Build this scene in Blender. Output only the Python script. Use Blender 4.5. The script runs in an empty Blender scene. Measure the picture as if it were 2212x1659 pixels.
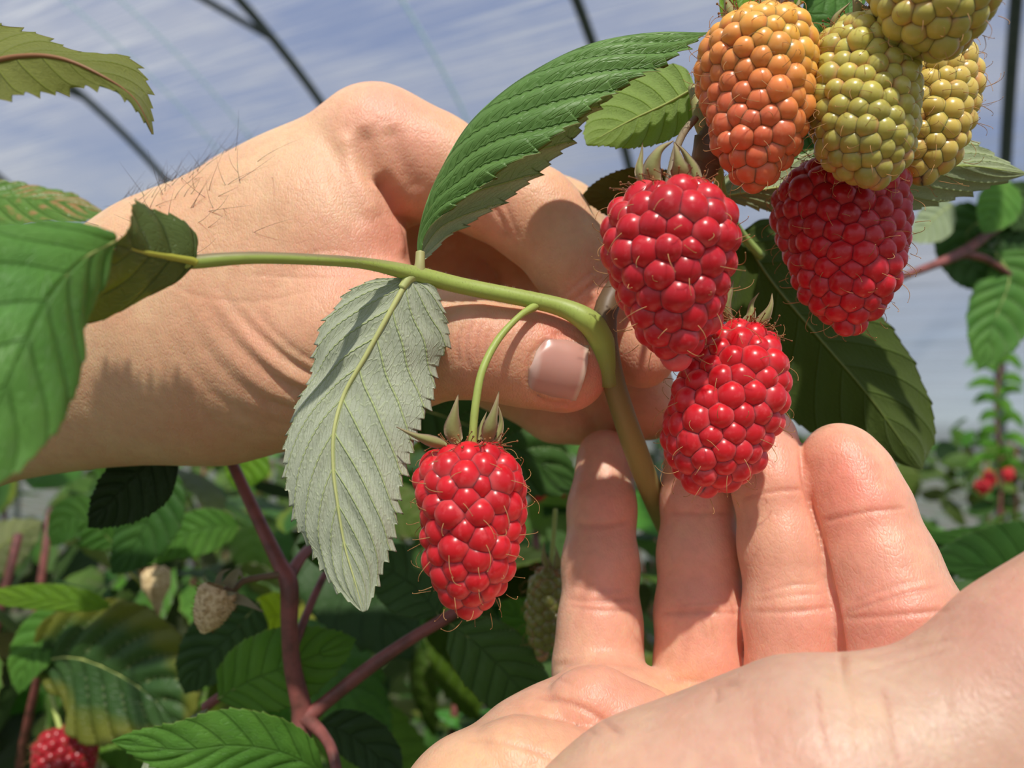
import bpy, math, random
import numpy as np
from mathutils import Vector, Matrix
from mathutils.bvhtree import BVHTree

# ------------------------------------------------------------------ camera, sky, sun, exposure
S = bpy.context.scene
COL = S.collection
F = 1609.0; CX, CY = 1106.0, 829.5            # focal length and centre, in pixels of the 2212 x 1659 frame
PITCH, ROLL = 0.037, -0.016
CAMZ = 1.35
_c, _s = math.cos(PITCH), math.sin(PITCH)
fwd = np.array([0, _c, _s]); up0 = np.array([0, -_s, _c]); rt0 = np.array([1., 0, 0])
_cr, _sr = math.cos(ROLL), math.sin(ROLL)
RT = _cr * rt0 - _sr * up0; UP = _sr * rt0 + _cr * up0
EYE = np.array([0, 0, CAMZ])
cam = bpy.data.cameras.new('camera'); camo = bpy.data.objects.new('camera', cam); COL.objects.link(camo)
camo.matrix_world = Matrix(((RT[0], UP[0], -fwd[0], EYE[0]), (RT[1], UP[1], -fwd[1], EYE[1]),
                            (RT[2], UP[2], -fwd[2], EYE[2]), (0, 0, 0, 1)))
cam.sensor_width = 36; cam.lens = 36 * F / 2212; cam.clip_start = .005; cam.clip_end = 200
cam.dof.use_dof = True; cam.dof.focus_distance = .143; cam.dof.aperture_fstop = 14
S.camera = camo

SUN_DIR = Vector((.05, -.72, 1.12)).normalized()
sl = bpy.data.lights.new('sun', 'SUN'); sl.energy = 5.6; sl.angle = .02; sl.color = (1, .93, .82)
so = bpy.data.objects.new('sun', sl); COL.objects.link(so); so.rotation_euler = SUN_DIR.to_track_quat('Z', 'Y').to_euler()
so.location = (1, -2, 6)
S.view_settings.view_transform = 'Standard'; S.view_settings.look = 'None'
S.view_settings.exposure = 0.0; S.view_settings.gamma = 1; S.view_settings.use_curve_mapping = False

class NT:                                       # small node-tree helper
    def __init__(s, nt): s.nt = nt; nt.nodes.clear()
    def n(s, t, **kw):
        nd = s.nt.nodes.new(t)
        for k, v in kw.items():
            if k == 'i':
                for a, b in v.items():
                    if isinstance(b, bpy.types.NodeSocket): s.nt.links.new(b, nd.inputs[a])
                    else: nd.inputs[a].default_value = b
            else: setattr(nd, k, v)
        return nd
    def m(s, op, a, b=0., c=0.):
        nd = s.n('ShaderNodeMath', operation=op)
        for k, v in enumerate((a, b, c)):
            if isinstance(v, bpy.types.NodeSocket): s.nt.links.new(v, nd.inputs[k])
            else: nd.inputs[k].default_value = v
        return nd.outputs[0]
    def mix(s, f, a, b, bt='MIX'):
        nd = s.n('ShaderNodeMix', data_type='RGBA', blend_type=bt, clamp_factor=True)
        for k, v in ((0, f), (6, a), (7, b)):
            if isinstance(v, bpy.types.NodeSocket): s.nt.links.new(v, nd.inputs[k])
            else: nd.inputs[k].default_value = (*v, 1) if k and len(v) == 3 else v
        return nd.outputs[2]
    def ramp(s, f, pts, interp='LINEAR'):
        nd = s.n('ShaderNodeValToRGB'); nd.color_ramp.interpolation = interp
        e = nd.color_ramp.elements
        while len(e) < len(pts): e.new(.5)
        for q, (p, c) in zip(e, pts):
            q.position = p; q.color = (*c, 1) if not isinstance(c, (int, float)) else (c, c, c, 1)
        s.nt.links.new(f, nd.inputs[0]); return nd.outputs[0]

w = bpy.data.worlds.new('sky'); S.world = w; w.use_nodes = True
t = NT(w.node_tree)
tc = t.n('ShaderNodeTexCoord').outputs['Generated']
sep = t.n('ShaderNodeSeparateXYZ', i={0: tc})
base = t.ramp(t.m('ADD', t.m('MULTIPLY', sep.outputs[2], .5), .5),
              [(0, (.05, .06, .035)), (.485, (.14, .15, .12)), (.50, (.56, .63, .66)), (.56, (.36, .47, .64)), (.66, (.22, .31, .55)), (1, (.14, .20, .44))])
mp = t.n('ShaderNodeMapping', i={0: tc, 'Scale': (1, 1, 2.4)})
nz = t.n('ShaderNodeTexNoise', i={0: mp.outputs[0], 'Scale': 1.9, 'Detail': 5.0, 'Roughness': .55})
cl = t.ramp(nz.outputs[0], [(.40, 0), (.66, 1)])
colr = t.mix(t.m('MULTIPLY', cl, .8), base, (.66, .66, .70))
bg = t.n('ShaderNodeBackground', i={0: colr, 1: .86})
t.nt.links.new(bg.outputs[0], t.n('ShaderNodeOutputWorld').inputs[0])

# ------------------------------------------------------------------ helpers
rng = np.random.default_rng(7); random.seed(7)
def P(px, py, d):
    """the place seen at pixel (px,py) at d millimetres in front of the lens"""
    d = d * .001
    return EYE + fwd * d + RT * ((px - CX) / F * d) + UP * (-(py - CY) / F * d)
def PP(l): return np.array([P(*q[:3]) for q in l])
def toworld(c):                                  # camera-space metres (x right, y up, z depth) -> world
    return EYE + c[:, :1] * RT + c[:, 1:2] * UP + c[:, 2:3] * fwd
def catmull(pts, n, closed=False):
    pts = np.asarray(pts, float)
    if len(pts) == 2: pts = np.array([pts[0], (pts[0] + pts[1]) / 2, pts[1]])
    e = np.vstack([2 * pts[0] - pts[1], pts, 2 * pts[-1] - pts[-2]])
    out = []
    for i in range(len(pts) - 1):
        p0, p1, p2, p3 = e[i:i + 4]
        tt = np.linspace(0, 1, 16, endpoint=False)[:, None]
        out.append(.5 * ((2 * p1) + (-p0 + p2) * tt + (2 * p0 - 5 * p1 + 4 * p2 - p3) * tt ** 2 + (-p0 + 3 * p1 - 3 * p2 + p3) * tt ** 3))
    out = np.vstack(out + [pts[-1:]])
    L = np.r_[0, np.cumsum(np.linalg.norm(np.diff(out[:, :3], axis=0), axis=1))]
    q = np.linspace(0, L[-1], n) if np.isscalar(n) else np.asarray(n) * L[-1]
    return np.stack([np.interp(q, L, out[:, k]) for k in range(out.shape[1])], 1)
def nrm(v): return v / (np.linalg.norm(v, axis=-1, keepdims=True) + 1e-12)

ORG = {}
def tag(o, label=None, cat=None, group=None, kind=None):
    for k, v in (('label', label), ('category', cat), ('group', group), ('kind', kind)):
        if v: o[k] = v
    return o
def empty(name, loc, label, cat, group=None):
    o = bpy.data.objects.new(name, None); COL.objects.link(o); o.location = loc
    o.empty_display_size = .01; ORG[o.name] = np.array(loc, float)
    return tag(o, label, cat, group)
def mesh(name, v, f, mats, parent=None, origin=None, smooth=True, mi=None, attrs=None):
    """one mesh object; v in world space, f an (n,3) or (n,4) array or a list of arrays"""
    v = np.asarray(v, float)
    fl = f if isinstance(f, list) and isinstance(f[0], np.ndarray) else [f]
    fl = [np.asarray(a, int) for a in fl if len(a)]
    org = np.array(origin, float) if origin is not None else v.mean(0)
    me = bpy.data.meshes.new(name)
    me.vertices.add(len(v)); me.vertices.foreach_set('co', (v - org).astype(np.float32).ravel())
    tot = np.concatenate([np.full(len(a), a.shape[1]) for a in fl]); idx = np.concatenate([a.ravel() for a in fl])
    me.loops.add(len(idx)); me.loops.foreach_set('vertex_index', idx.astype(np.int32))
    me.polygons.add(len(tot)); st = np.r_[0, np.cumsum(tot)[:-1]]
    me.polygons.foreach_set('loop_start', st.astype(np.int32)); me.polygons.foreach_set('loop_total', tot.astype(np.int32))
    if mi is not None: me.polygons.foreach_set('material_index', np.asarray(mi, np.int32))
    me.polygons.foreach_set('use_smooth', np.full(len(tot), smooth))
    for m in (mats if isinstance(mats, (list, tuple)) else [mats]): me.materials.append(m)
    for k, a in (attrs or {}).items():
        a = np.asarray(a, np.float32)
        if a.ndim == 1: me.attributes.new(k, 'FLOAT', 'POINT').data.foreach_set('value', a)
        else:
            if a.shape[1] == 3: a = np.c_[a, np.ones(len(a), np.float32)]
            me.attributes.new(k, 'FLOAT_COLOR', 'POINT').data.foreach_set('color', a.ravel())
    me.update(); me.validate()
    o = bpy.data.objects.new(name, me); COL.objects.link(o)
    pw = ORG[parent.name] if parent is not None else np.zeros(3)
    o.location = org - pw; ORG[o.name] = org
    if parent is not None: o.parent = parent
    return o
class MB:                                        # collects pieces of ONE mesh
    def __init__(s): s.v = []; s.f = []; s.c = []; s.k = 0
    def add(s, v, f, c=None):
        v = np.asarray(v, float); s.v.append(v); s.f.append(np.asarray(f) + s.k); s.k += len(v)
        if c is not None: s.c.append(np.broadcast_to(np.asarray(c, float), (len(v), 3)) if np.ndim(c) < 2 else c)
    def build(s, name, mats, parent=None, **kw):
        q = [f for f in s.f if f.shape[1] == 4]; t3 = [f for f in s.f if f.shape[1] == 3]
        fl = ([np.vstack(q)] if q else []) + ([np.vstack(t3)] if t3 else [])
        at = {'Col': np.vstack(s.c)} if s.c else None
        return mesh(name, np.vstack(s.v), fl, mats, parent, attrs=at, **kw)
def tube(pts, rad, sides=10, cap=True):
    pts = np.asarray(pts, float); n = len(pts); rad = np.broadcast_to(rad, (n,))
    T = nrm(np.gradient(pts, axis=0)); a = np.array([.1, .2, 1.]);
    if abs(T[0] @ nrm(a)) > .9: a = np.array([1., .1, 0])
    N = np.zeros_like(pts); N[0] = nrm(a - T[0] * (a @ T[0]))
    for i in range(1, n): q = N[i - 1] - T[i] * (N[i - 1] @ T[i]); N[i] = nrm(q)
    B = np.cross(T, N); th = np.linspace(0, 2 * np.pi, sides, endpoint=False)
    v = pts[:, None] + rad[:, None, None] * (np.cos(th)[None, :, None] * N[:, None] + np.sin(th)[None, :, None] * B[:, None])
    i, j = np.meshgrid(np.arange(n - 1), np.arange(sides), indexing='ij'); j2 = (j + 1) % sides
    f = np.stack([i * sides + j, i * sides + j2, (i + 1) * sides + j2, (i + 1) * sides + j], -1).reshape(-1, 4)
    v = v.reshape(-1, 3)
    if cap:
        k = len(v); v = np.vstack([v, pts[:1] - T[:1] * rad[0] * .5, pts[-1:] + T[-1:] * rad[-1] * .5]); j = np.arange(sides); j2 = (j + 1) % sides
        c0 = np.stack([j2, j, np.full(sides, k), np.full(sides, k)], 1); c1 = np.stack([(n - 1) * sides + j, (n - 1) * sides + j2, np.full(sides, k + 1), np.full(sides, k + 1)], 1)
        return v, f, np.vstack([c0, c1])[:, :3]
    return v, f, None
def tubemb(mb, pts, rad, sides=10, c=None, cap=True):
    v, f, cp = tube(pts, rad, sides, cap)
    k = mb.k; mb.add(v, f, c)
    if cp is not None: mb.f.append(cp + k)
def stem(mb, l, n=None, sides=14, c=None):
    """l = (px, py, mm, radius px) control points"""
    a = np.array([[*P(x, y, d), r * d * .001 / F] for x, y, d, r in l])
    q = catmull(a, n or max(12, len(l) * 8)); tubemb(mb, q[:, :3], q[:, 3], sides, c); return q
def fuzz(q, n, ln, r, lo=0, hi=1):
    """short hairs all round a stem path q (x,y,z,rad): a mesh of thin spikes"""
    m = MB(); L = len(q)
    for _ in range(n):
        u = rng.uniform(lo, hi) * (L - 1.001); i = int(u); fr = u - i
        p = q[i] * (1 - fr) + q[i + 1] * fr; T = nrm(q[i + 1, :3] - q[i, :3])
        a = nrm(np.cross(T, rng.normal(size=3))); tip = p[:3] + a * (p[3] + ln * rng.uniform(.5, 1.2)) + T * ln * rng.normal() * .3
        b = np.cross(T, a); s = p[:3] + a * p[3] * .95
        m.add([s + T * r, s - T * r * .5 + b * r, s - T * r * .5 - b * r, tip], [[0, 1, 3], [1, 2, 3], [2, 0, 3]])
    return m

# ------------------------------------------------------------------ materials
def newmat(name):
    m = bpy.data.materials.new(name); m.use_nodes = True; return m, NT(m.node_tree)
def out(t, sh): t.nt.links.new(sh, t.n('ShaderNodeOutputMaterial').inputs[0])
def attr(t, name, o='Fac'): return t.n('ShaderNodeAttribute', attribute_name=name).outputs[o]

def skin_mat(name, wr=1.0, rough=.46):
    m, t = newmat(name)
    co = t.n('ShaderNodeTexCoord').outputs['Object']
    c = attr(t, 'Col', 'Color')
    n1 = t.n('ShaderNodeTexNoise', i={0: co, 'Scale': 75., 'Detail': 4., 'Roughness': .6})
    n2 = t.n('ShaderNodeTexNoise', i={0: co, 'Scale': 480., 'Detail': 2.})
    c = t.mix(t.ramp(n1.outputs[0], [(.42, 0), (.75, .30)]), c, (.72, .27, .17))
    c = t.mix(t.ramp(n1.outputs[0], [(.30, .35), (.46, 0)]), c, (.84, .58, .36))
    c = t.mix(t.ramp(n2.outputs[0], [(.3, .16), (.6, 0)]), c, (.45, .20, .12))
    # skin lines: two crossing stretched cell patterns and a fine grain
    def lines(rot, sc, st):
        mp = t.n('ShaderNodeMapping', i={0: co, 'Rotation': rot, 'Scale': (sc, sc * st, sc * st)})
        v = t.n('ShaderNodeTexVoronoi', feature='DISTANCE_TO_EDGE', i={0: mp.outputs[0], 'Scale': 1.})
        return t.ramp(v.outputs[0], [(0, 0), (.22, 1)])
    l1 = lines((.2, .5, .9), 1500, .62); l2 = lines((.4, -.3, -.7), 1250, .6); l3 = lines((1.2, .3, .1), 700, .7)
    h = t.m('ADD', t.m('MULTIPLY', l1, .4), t.m('ADD', t.m('MULTIPLY', l2, .4), t.m('MULTIPLY', l3, .30)))
    h = t.m('ADD', h, t.m('MULTIPLY', n2.outputs[0], .9))
    b = t.n('ShaderNodeBump', i={'Strength': .5 * wr, 'Distance': .00016, 'Height': h})
    n3 = t.n('ShaderNodeTexNoise', i={0: co, 'Scale': 160., 'Detail': 2.})
    b2 = t.n('ShaderNodeBump', i={'Strength': .35, 'Distance': .0006, 'Height': n3.outputs[0], 'Normal': b.outputs[0]})
    p = t.n('ShaderNodeBsdfPrincipled', i={'Base Color': c, 'Roughness': rough, 'Specular IOR Level': .42, 'Subsurface Weight': 1.,
            'Subsurface Radius': (1, .32, .16), 'Subsurface Scale': .0013, 'Normal': b2.outputs[0]})
    out(t, p.outputs[0]); return m
M_skinA = skin_mat('tanned_skin', 1.0); M_skinB = skin_mat('pale_palm_skin', .7, .42)

def nail_mat():
    m, t = newmat('nail')
    p = t.n('ShaderNodeBsdfPrincipled', i={'Base Color': attr(t, 'Col', 'Color'), 'Roughness': .3, 'Specular IOR Level': .45,
            'Subsurface Weight': .6, 'Subsurface Radius': (1, .4, .3), 'Subsurface Scale': .001, 'Coat Weight': .12, 'Coat Roughness': .25})
    out(t, p.outputs[0]); return m
M_nail = nail_mat()

def drupe_mat(name, sss, sheen, rough=.2, scol=(1, .5, .5)):
    m, t = newmat(name)
    co = t.n('ShaderNodeTexCoord').outputs['Object']
    c = attr(t, 'Col', 'Color')
    n = t.n('ShaderNodeTexNoise', i={0: co, 'Scale': 900., 'Detail': 3.})
    c = t.mix(t.ramp(n.outputs[0], [(.55, 0), (.8, .16)]), c, scol)
    b = t.n('ShaderNodeBump', i={'Strength': .12, 'Distance': .0001, 'Height': n.outputs[0]})
    p = t.n('ShaderNodeBsdfPrincipled', i={'Base Color': c, 'Roughness': rough, 'Specular IOR Level': .5, 'Subsurface Weight': 1.,
            'Subsurface Radius': (1, .25, .18) if sheen > .25 else (1, .75, .35), 'Subsurface Scale': sss,
            'Sheen Weight': sheen, 'Sheen Roughness': .35, 'Sheen Tint': (*scol, 1), 'Normal': b.outputs[0]})
    out(t, p.outputs[0]); return m
M_red = drupe_mat('ripe_drupelets', .0014, .40, .29, (1, .45, .45))
M_green = drupe_mat('unripe_drupelets', .0012, .12, .30, (.95, .75, .5))

def plain(name, col, rough=.6, tr=0., bump=0., sc=400., c2=None, attrc=False, metal=0.):
    m, t = newmat(name)
    co = t.n('ShaderNodeTexCoord').outputs['Object']
    n = t.n('ShaderNodeTexNoise', i={0: co, 'Scale': sc, 'Detail': 3.})
    c = attr(t, 'Col', 'Color') if attrc else t.mix(t.ramp(n.outputs[0], [(.4, 0), (.62, 1)]), col, c2 or tuple(x * .7 for x in col))
    i = {'Base Color': c, 'Roughness': rough, 'Metallic': metal}
    if bump: i['Normal'] = t.n('ShaderNodeBump', i={'Strength': .5, 'Distance': bump, 'Height': n.outputs[0]}).outputs[0]
    p = t.n('ShaderNodeBsdfPrincipled', i=i).outputs[0]
    if tr:
        tl = t.n('ShaderNodeBsdfTranslucent', i={0: c}).outputs[0]
        p = t.n('ShaderNodeMixShader', i={0: tr, 1: p, 2: tl}).outputs[0]
    out(t, p); return m
M_stem = plain('green_stem', (.26, .36, .07), .5, 0, .0002, 260, attrc=True)
M_fuzz = plain('stem_fuzz', (.55, .45, .32), .8, .3)
M_cane = plain('red_cane', (.27, .085, .075), .45, 0, .0003, 160, (.15, .055, .045))
M_brown = plain('brown_stem', (.13, .085, .045), .55, 0, .0003, 200, (.09, .07, .03))
M_sepal = plain('sepal', (.50, .42, .22), .75, .25, .0002, 700, attrc=True)
M_stamen = plain('dry_stamens', (.30, .13, .04), .8, 0, 0, 600, (.14, .06, .025))
M_style = plain('style_hairs', (.62, .33, .13), .7, .2)
M_hair = plain('body_hair', (.05, .03, .02), .4)
M_core = plain('dry_receptacle', (.86, .68, .40), .8, .1, .0009, 700, (.60, .42, .20))

def leaf_mats(name, top, top2, under, trans, tw=.34, gloss=.38, brown=0., spots=0.):
    def common(t):
        ve = attr(t, 'vein'); av = attr(t, 'av')
        fr = t.m('ABSOLUTE', t.m('SUBTRACT', t.m('FRACT', ve), .5))          # .5 on a vein
        vm = t.ramp(fr, [(.44, 0), (.485, 1)])
        mr = t.ramp(av, [(.015, 1), (.04, 0)])
        cv = t.n('ShaderNodeCombineXYZ', i={0: t.m('MULTIPLY', ve, 2.4), 1: t.m('MULTIPLY', av, 19.)})
        vo = t.n('ShaderNodeTexVoronoi', feature='DISTANCE_TO_EDGE', i={0: cv.outputs[0], 'Scale': 1., 'Randomness': .9})
        tv = t.ramp(vo.outputs[0], [(0, 1), (.09, 0)])
        oc = t.n('ShaderNodeObjectInfo').outputs['Color']
        co = t.n('ShaderNodeTexCoord').outputs['Object']
        ns = t.n('ShaderNodeTexNoise', i={0: co, 'Scale': 60., 'Detail': 4.})
        return ve, av, fr, vm, mr, tv, oc, co, ns, vo
    res = []
    for side in (0, 1):
        m, t = newmat(name + ('_top', '_underside')[side])
        ve, av, fr, vm, mr, tv, oc, co, ns, vo = common(t)
        if side == 0:
            c = t.mix(t.ramp(ns.outputs[0], [(.35, 0), (.65, 1)]), top, top2)
            c = t.mix(t.m('MULTIPLY', tv, .25), c, tuple(x * 1.5 for x in top))
            c = t.mix(t.m('MULTIPLY', t.m('MAXIMUM', vm, mr), .35), c, tuple(x * .55 for x in top))
        else:
            gr = t.n('ShaderNodeTexNoise', i={0: co, 'Scale': 3500., 'Detail': 1.})
            c = t.mix(t.ramp(ns.outputs[0], [(.35, 0), (.65, 1)]), under, tuple(x * .82 for x in under))
            c = t.mix(t.ramp(gr.outputs[0], [(.45, .35), (.6, 0)]), c, tuple(x * .6 for x in under))
            c = t.mix(t.m('MULTIPLY', t.m('MAXIMUM', vm, t.m('MULTIPLY', tv, .25)), .8), c, (under[0] * .95, under[1] * 1.05, under[2] * .55))
            c = t.mix(mr, c, (under[0] * .9, under[1] * .97, under[2] * .45))
        if brown:
            nb = t.n('ShaderNodeTexNoise', i={0: co, 'Scale': 140., 'Detail': 4.})
            msk = t.m('MULTIPLY', t.ramp(nb.outputs[0], [(.46, 0), (.56, 1)]), t.ramp(fr, [(.12, 1), (.34, 0)]))
            c = t.mix(t.m('MULTIPLY', msk, brown), c, (.45, .24, .11))
        if spots:                                                             # autumn yellowing towards the margin
            c = t.mix(t.m('MULTIPLY', t.ramp(t.m('ADD', av, t.m('MULTIPLY', ns.outputs[0], .5)), [(.75, 0), (1.2, 1)]), spots), c, (.42, .38, .05))
        c = t.mix(t.ramp(av, [(.975, 0), (1., .5)]), c, (.30, .16, .06))
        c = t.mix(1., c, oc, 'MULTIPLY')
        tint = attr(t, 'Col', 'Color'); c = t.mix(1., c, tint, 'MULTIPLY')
        sg = 1. if side == 0 else -1.
        h = t.m('ADD', t.m('MULTIPLY', t.m('MAXIMUM', vm, mr), -1.0 if side == 0 else -1.8), t.m('MULTIPLY', tv, -.28 if side == 0 else -.3))
        b = t.n('ShaderNodeBump', i={'Strength': .75 if side == 0 else .6, 'Distance': .00045 * sg, 'Height': h})
        gr2 = t.n('ShaderNodeTexNoise', i={0: co, 'Scale': 1500., 'Detail': 2.})
        b2 = t.n('ShaderNodeBump', i={'Strength': .3, 'Distance': .00012, 'Height': gr2.outputs[0], 'Normal': b.outputs[0]})
        p = t.n('ShaderNodeBsdfPrincipled', i={'Base Color': c, 'Roughness': gloss if side == 0 else .85, 'Specular IOR Level': .35 if side == 0 else .15,
                'Sheen Weight': 0. if side == 0 else .2, 'Normal': b2.outputs[0]})
        tcol = t.mix(1., t.mix(t.m('MULTIPLY', vm, .4), trans, tuple(x * .6 for x in trans)), oc, 'MULTIPLY')
        tcol = t.mix(1., tcol, tint, 'MULTIPLY')
        tl = t.n('ShaderNodeBsdfTranslucent', i={0: tcol, 1: b.outputs[0]})
        out(t, t.n('ShaderNodeMixShader', i={0: tw, 1: p.outputs[0], 2: tl.outputs[0]}).outputs[0])
        res.append(m)
    return res
G_dark = leaf_mats('dark_green_leaf', (.095, .19, .050), (.13, .24, .068), (.62, .66, .50), (.42, .70, .10), .28, .46)
G_mid = leaf_mats('mid_green_leaf', (.10, .24, .045), (.16, .32, .06), (.40, .47, .27), (.55, .80, .10), .38, .52)
G_lime = leaf_mats('lime_leaf', (.24, .38, .05), (.33, .45, .06), (.45, .52, .20), (.80, .95, .12), .5)
G_tan = leaf_mats('browned_leaf', (.10, .23, .045), (.15, .30, .06), (.33, .33, .12), (.55, .70, .10), .36, brown=.95)
G_aut = leaf_mats('yellowing_leaf', (.075, .17, .05), (.11, .22, .06), (.40, .45, .22), (.6, .7, .08), .4, spots=.8)
G_olive = leaf_mats('olive_leaf', (.16, .27, .07), (.2, .3, .09), (.30, .33, .09), (.55, .60, .08), .45)

# ------------------------------------------------------------------ leaf builder
def leaf_arrays(mid, Lm, Rm, rows=110, cols=12, nv=8, k=.22, teeth=.05, tpv=3, pleat=.04, thick=.00022, bulge=0., under=False, seed=0, ripple=0., toward=None, keep=False):
    r = np.random.default_rng(seed)
    u = np.linspace(0, 1, rows)
    m = catmull(mid, rows); A = catmull(Lm, rows); B = catmull(Rm, rows)
    T = nrm(np.gradient(m, axis=0)); length = np.linalg.norm(np.diff(m, axis=0), axis=1).sum()
    c = np.linspace(0, 1, cols + 1); c = 1 - (1 - c) ** 1.15
    vs = np.r_[-c[::-1], c[1:]]; nc = len(vs); av = np.abs(vs)
    wA = np.linalg.norm(A - m, axis=1); wB = np.linalg.norm(B - m, axis=1)
    edge = np.where(vs[None, :] < 0, wA[:, None], wB[:, None])
    side = np.where((vs < 0)[None, :, None], (A - m)[:, None], (B - m)[:, None])
    V = m[:, None] + side * av[None, :, None]
    vein = nv * (u[:, None] * 1.0 - k * av[None, :]) + .5 * 0
    # normals of the smooth sheet
    def normals(V):
        du = np.gradient(V, axis=0); dv = np.gradient(V, axis=1)
        dv[:, cols] = nrm(V[:, cols + 1] - V[:, cols]) + nrm(V[:, cols] - V[:, cols - 1])
        return nrm(np.cross(du, dv))
    N = normals(V)
    if toward is None:
        cen = V[rows // 2, cols + cols // 2]; sgn = 1 if (N[rows // 2, cols + cols // 2] @ (EYE - cen)) > 0 else -1
        if under: sgn = -sgn
    else: sgn = 1 if (N[rows // 2, cols + 1] @ toward) > 0 else -1
    Nn = N * sgn
    wmax = max(wA.max(), wB.max())
    # rounded bulge + pleats between the side veins + irregular waviness
    h = bulge * edge * 4 * av * (1 - av)
    ph = np.abs(np.sin(np.pi * vein)) ** .8 - .6
    h = h + pleat * wmax * ph * np.clip(av * 5, 0, 1) * (1 - .35 * av) * np.clip(edge / wmax * 1.6, 0, 1)
    for q in range(4):
        a, b, p1, p2 = r.uniform(1, 4), r.uniform(1, 3), *r.uniform(0, 6.3, 2)
        h = h + ripple * wmax * .3 * np.sin(a * 6.3 * u[:, None] + p1) * np.sin(b * vs[None] * 2 + p2) * av
    # saw teeth pointing to the tip: a large one at each vein end, smaller ones between
    s = round(nv) * tpv * (u - k * 1.0 * 0)
    amp = .55 + .45 * (np.floor(s) % tpv == 0) + .25 * (r.random(4000)[np.clip(np.floor(s).astype(int), 0, 3999)] - .5)
    saw = (s % 1.0) ** 1.3
    env = np.clip(np.sin(np.pi * np.clip(u, 0.02, 1)) * 3, 0, 1)
    tw = teeth * wmax * amp * saw * env
    wgt = np.clip((av - .80) / .20, 0, 1) ** 1.5
    sd = nrm(side)
    V = V + Nn * h[..., None] + (sd * .8 + T[:, None] * .55) * (tw[:, None] * wgt[None, :])[..., None] - sd * (teeth * .35 * wmax * env[:, None] * wgt[None])[..., None]
    Nn = normals(V) * sgn
    th = thick * (1 - .8 * av[None, :, None] ** 3)
    top = V + Nn * th * .5; bot = V - Nn * th * .5
    i, j = np.meshgrid(np.arange(rows - 1), np.arange(nc - 1), indexing='ij')
    q = np.stack([i * nc + j, (i + 1) * nc + j, (i + 1) * nc + j + 1, i * nc + j + 1], -1).reshape(-1, 4)
    if sgn > 0: q = q[:, ::-1]
    if sgn > 0: q = q[:, ::-1] if False else q
    n = rows * nc
    # winding: face normal must follow Nn
    a, b, c_ = top.reshape(-1, 3)[q[len(q) // 2, 0]], top.reshape(-1, 3)[q[len(q) // 2, 1]], top.reshape(-1, 3)[q[len(q) // 2, 2]]
    if np.cross(b - a, c_ - b) @ Nn.reshape(-1, 3)[q[len(q) // 2, 0]] < 0: q = q[:, ::-1]
    rim = []
    ring = [ii * nc for ii in range(rows)] + [(rows - 1) * nc + jj for jj in range(1, nc)] + [ii * nc + nc - 1 for ii in range(rows - 2, -1, -1)] + [jj for jj in range(nc - 2, 0, -1)]
    ring = np.array(ring); nx = np.roll(ring, -1)
    rim = np.stack([ring, nx, nx + n, ring + n], 1)
    vv = np.vstack([top.reshape(-1, 3), bot.reshape(-1, 3)])
    ff = np.vstack([q, q[:, ::-1] + n, rim]); mi = np.r_[np.zeros(len(q), int), np.ones(len(q) + len(rim), int)]
    at = {'vein': np.tile(vein.ravel(), 2), 'av': np.tile(np.broadcast_to(av, (rows, nc)).ravel(), 2), 'Col': np.ones((2 * n, 3))}
    return vv, ff, mi, at, m, Nn[:, cols], wmax
def leaf(parent, mid, Lm, Rm, mats, name='leaf', rib=True, ribc=(.42, .48, .14), ribw=.018, tint=None, label=None, **kw):
    mid, Lm, Rm = [PP(a) if len(a[0]) == 3 and not isinstance(a, np.ndarray) else a for a in (mid, Lm, Rm)]
    vv, ff, mi, at, m, n0, wmax = leaf_arrays(mid, Lm, Rm, **kw)
    if tint is not None: at['Col'] = np.broadcast_to(np.array(tint, float), (len(vv), 3)).copy()
    o = mesh(name, vv, ff, mats, parent, origin=m[0], mi=mi, attrs=at)
    if label: o['label'] = label
    if rib:                                      # raised midrib along the underside
        mb = MB(); uu = np.linspace(0, 1, len(m)); rr = wmax * ribw * (1.25 - 1.1 * uu)
        tubemb(mb, m - n0 * rr[:, None] * .5, rr, 8, ribc)
        mb.build('midrib', M_stem, o)
    return o
def leafs(parent, midpx, wl, wr, mats, dl=0, dr=0, pk=.42, **kw):
    """leaflet from its midrib (px,py,mm) and its two half-widths in px; dl, dr push the margins back (mm)"""
    kw.setdefault("pleat", .09); kw.setdefault("teeth", .08); kw.setdefault("ripple", .05); c = catmull(np.array(midpx, float), 14); T = nrm(np.gradient(c[:, :2], axis=0)); n = np.stack([T[:, 1], -T[:, 0]], 1)
    u = np.linspace(0, 1, 14); a = pk / (1 - pk) * .85; pr = u ** a * (1 - u) ** .85; pr = pr / pr.max()
    L = np.c_[c[:, :2] + n * (wl * pr)[:, None], c[:, 2] + dl * pr]; R = np.c_[c[:, :2] - n * (wr * pr)[:, None], c[:, 2] + dr * pr]
    return leaf(parent, np.array([P(*q) for q in c]), np.array([P(*q) for q in L]), np.array([P(*q) for q in R]), mats, **kw)

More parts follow.
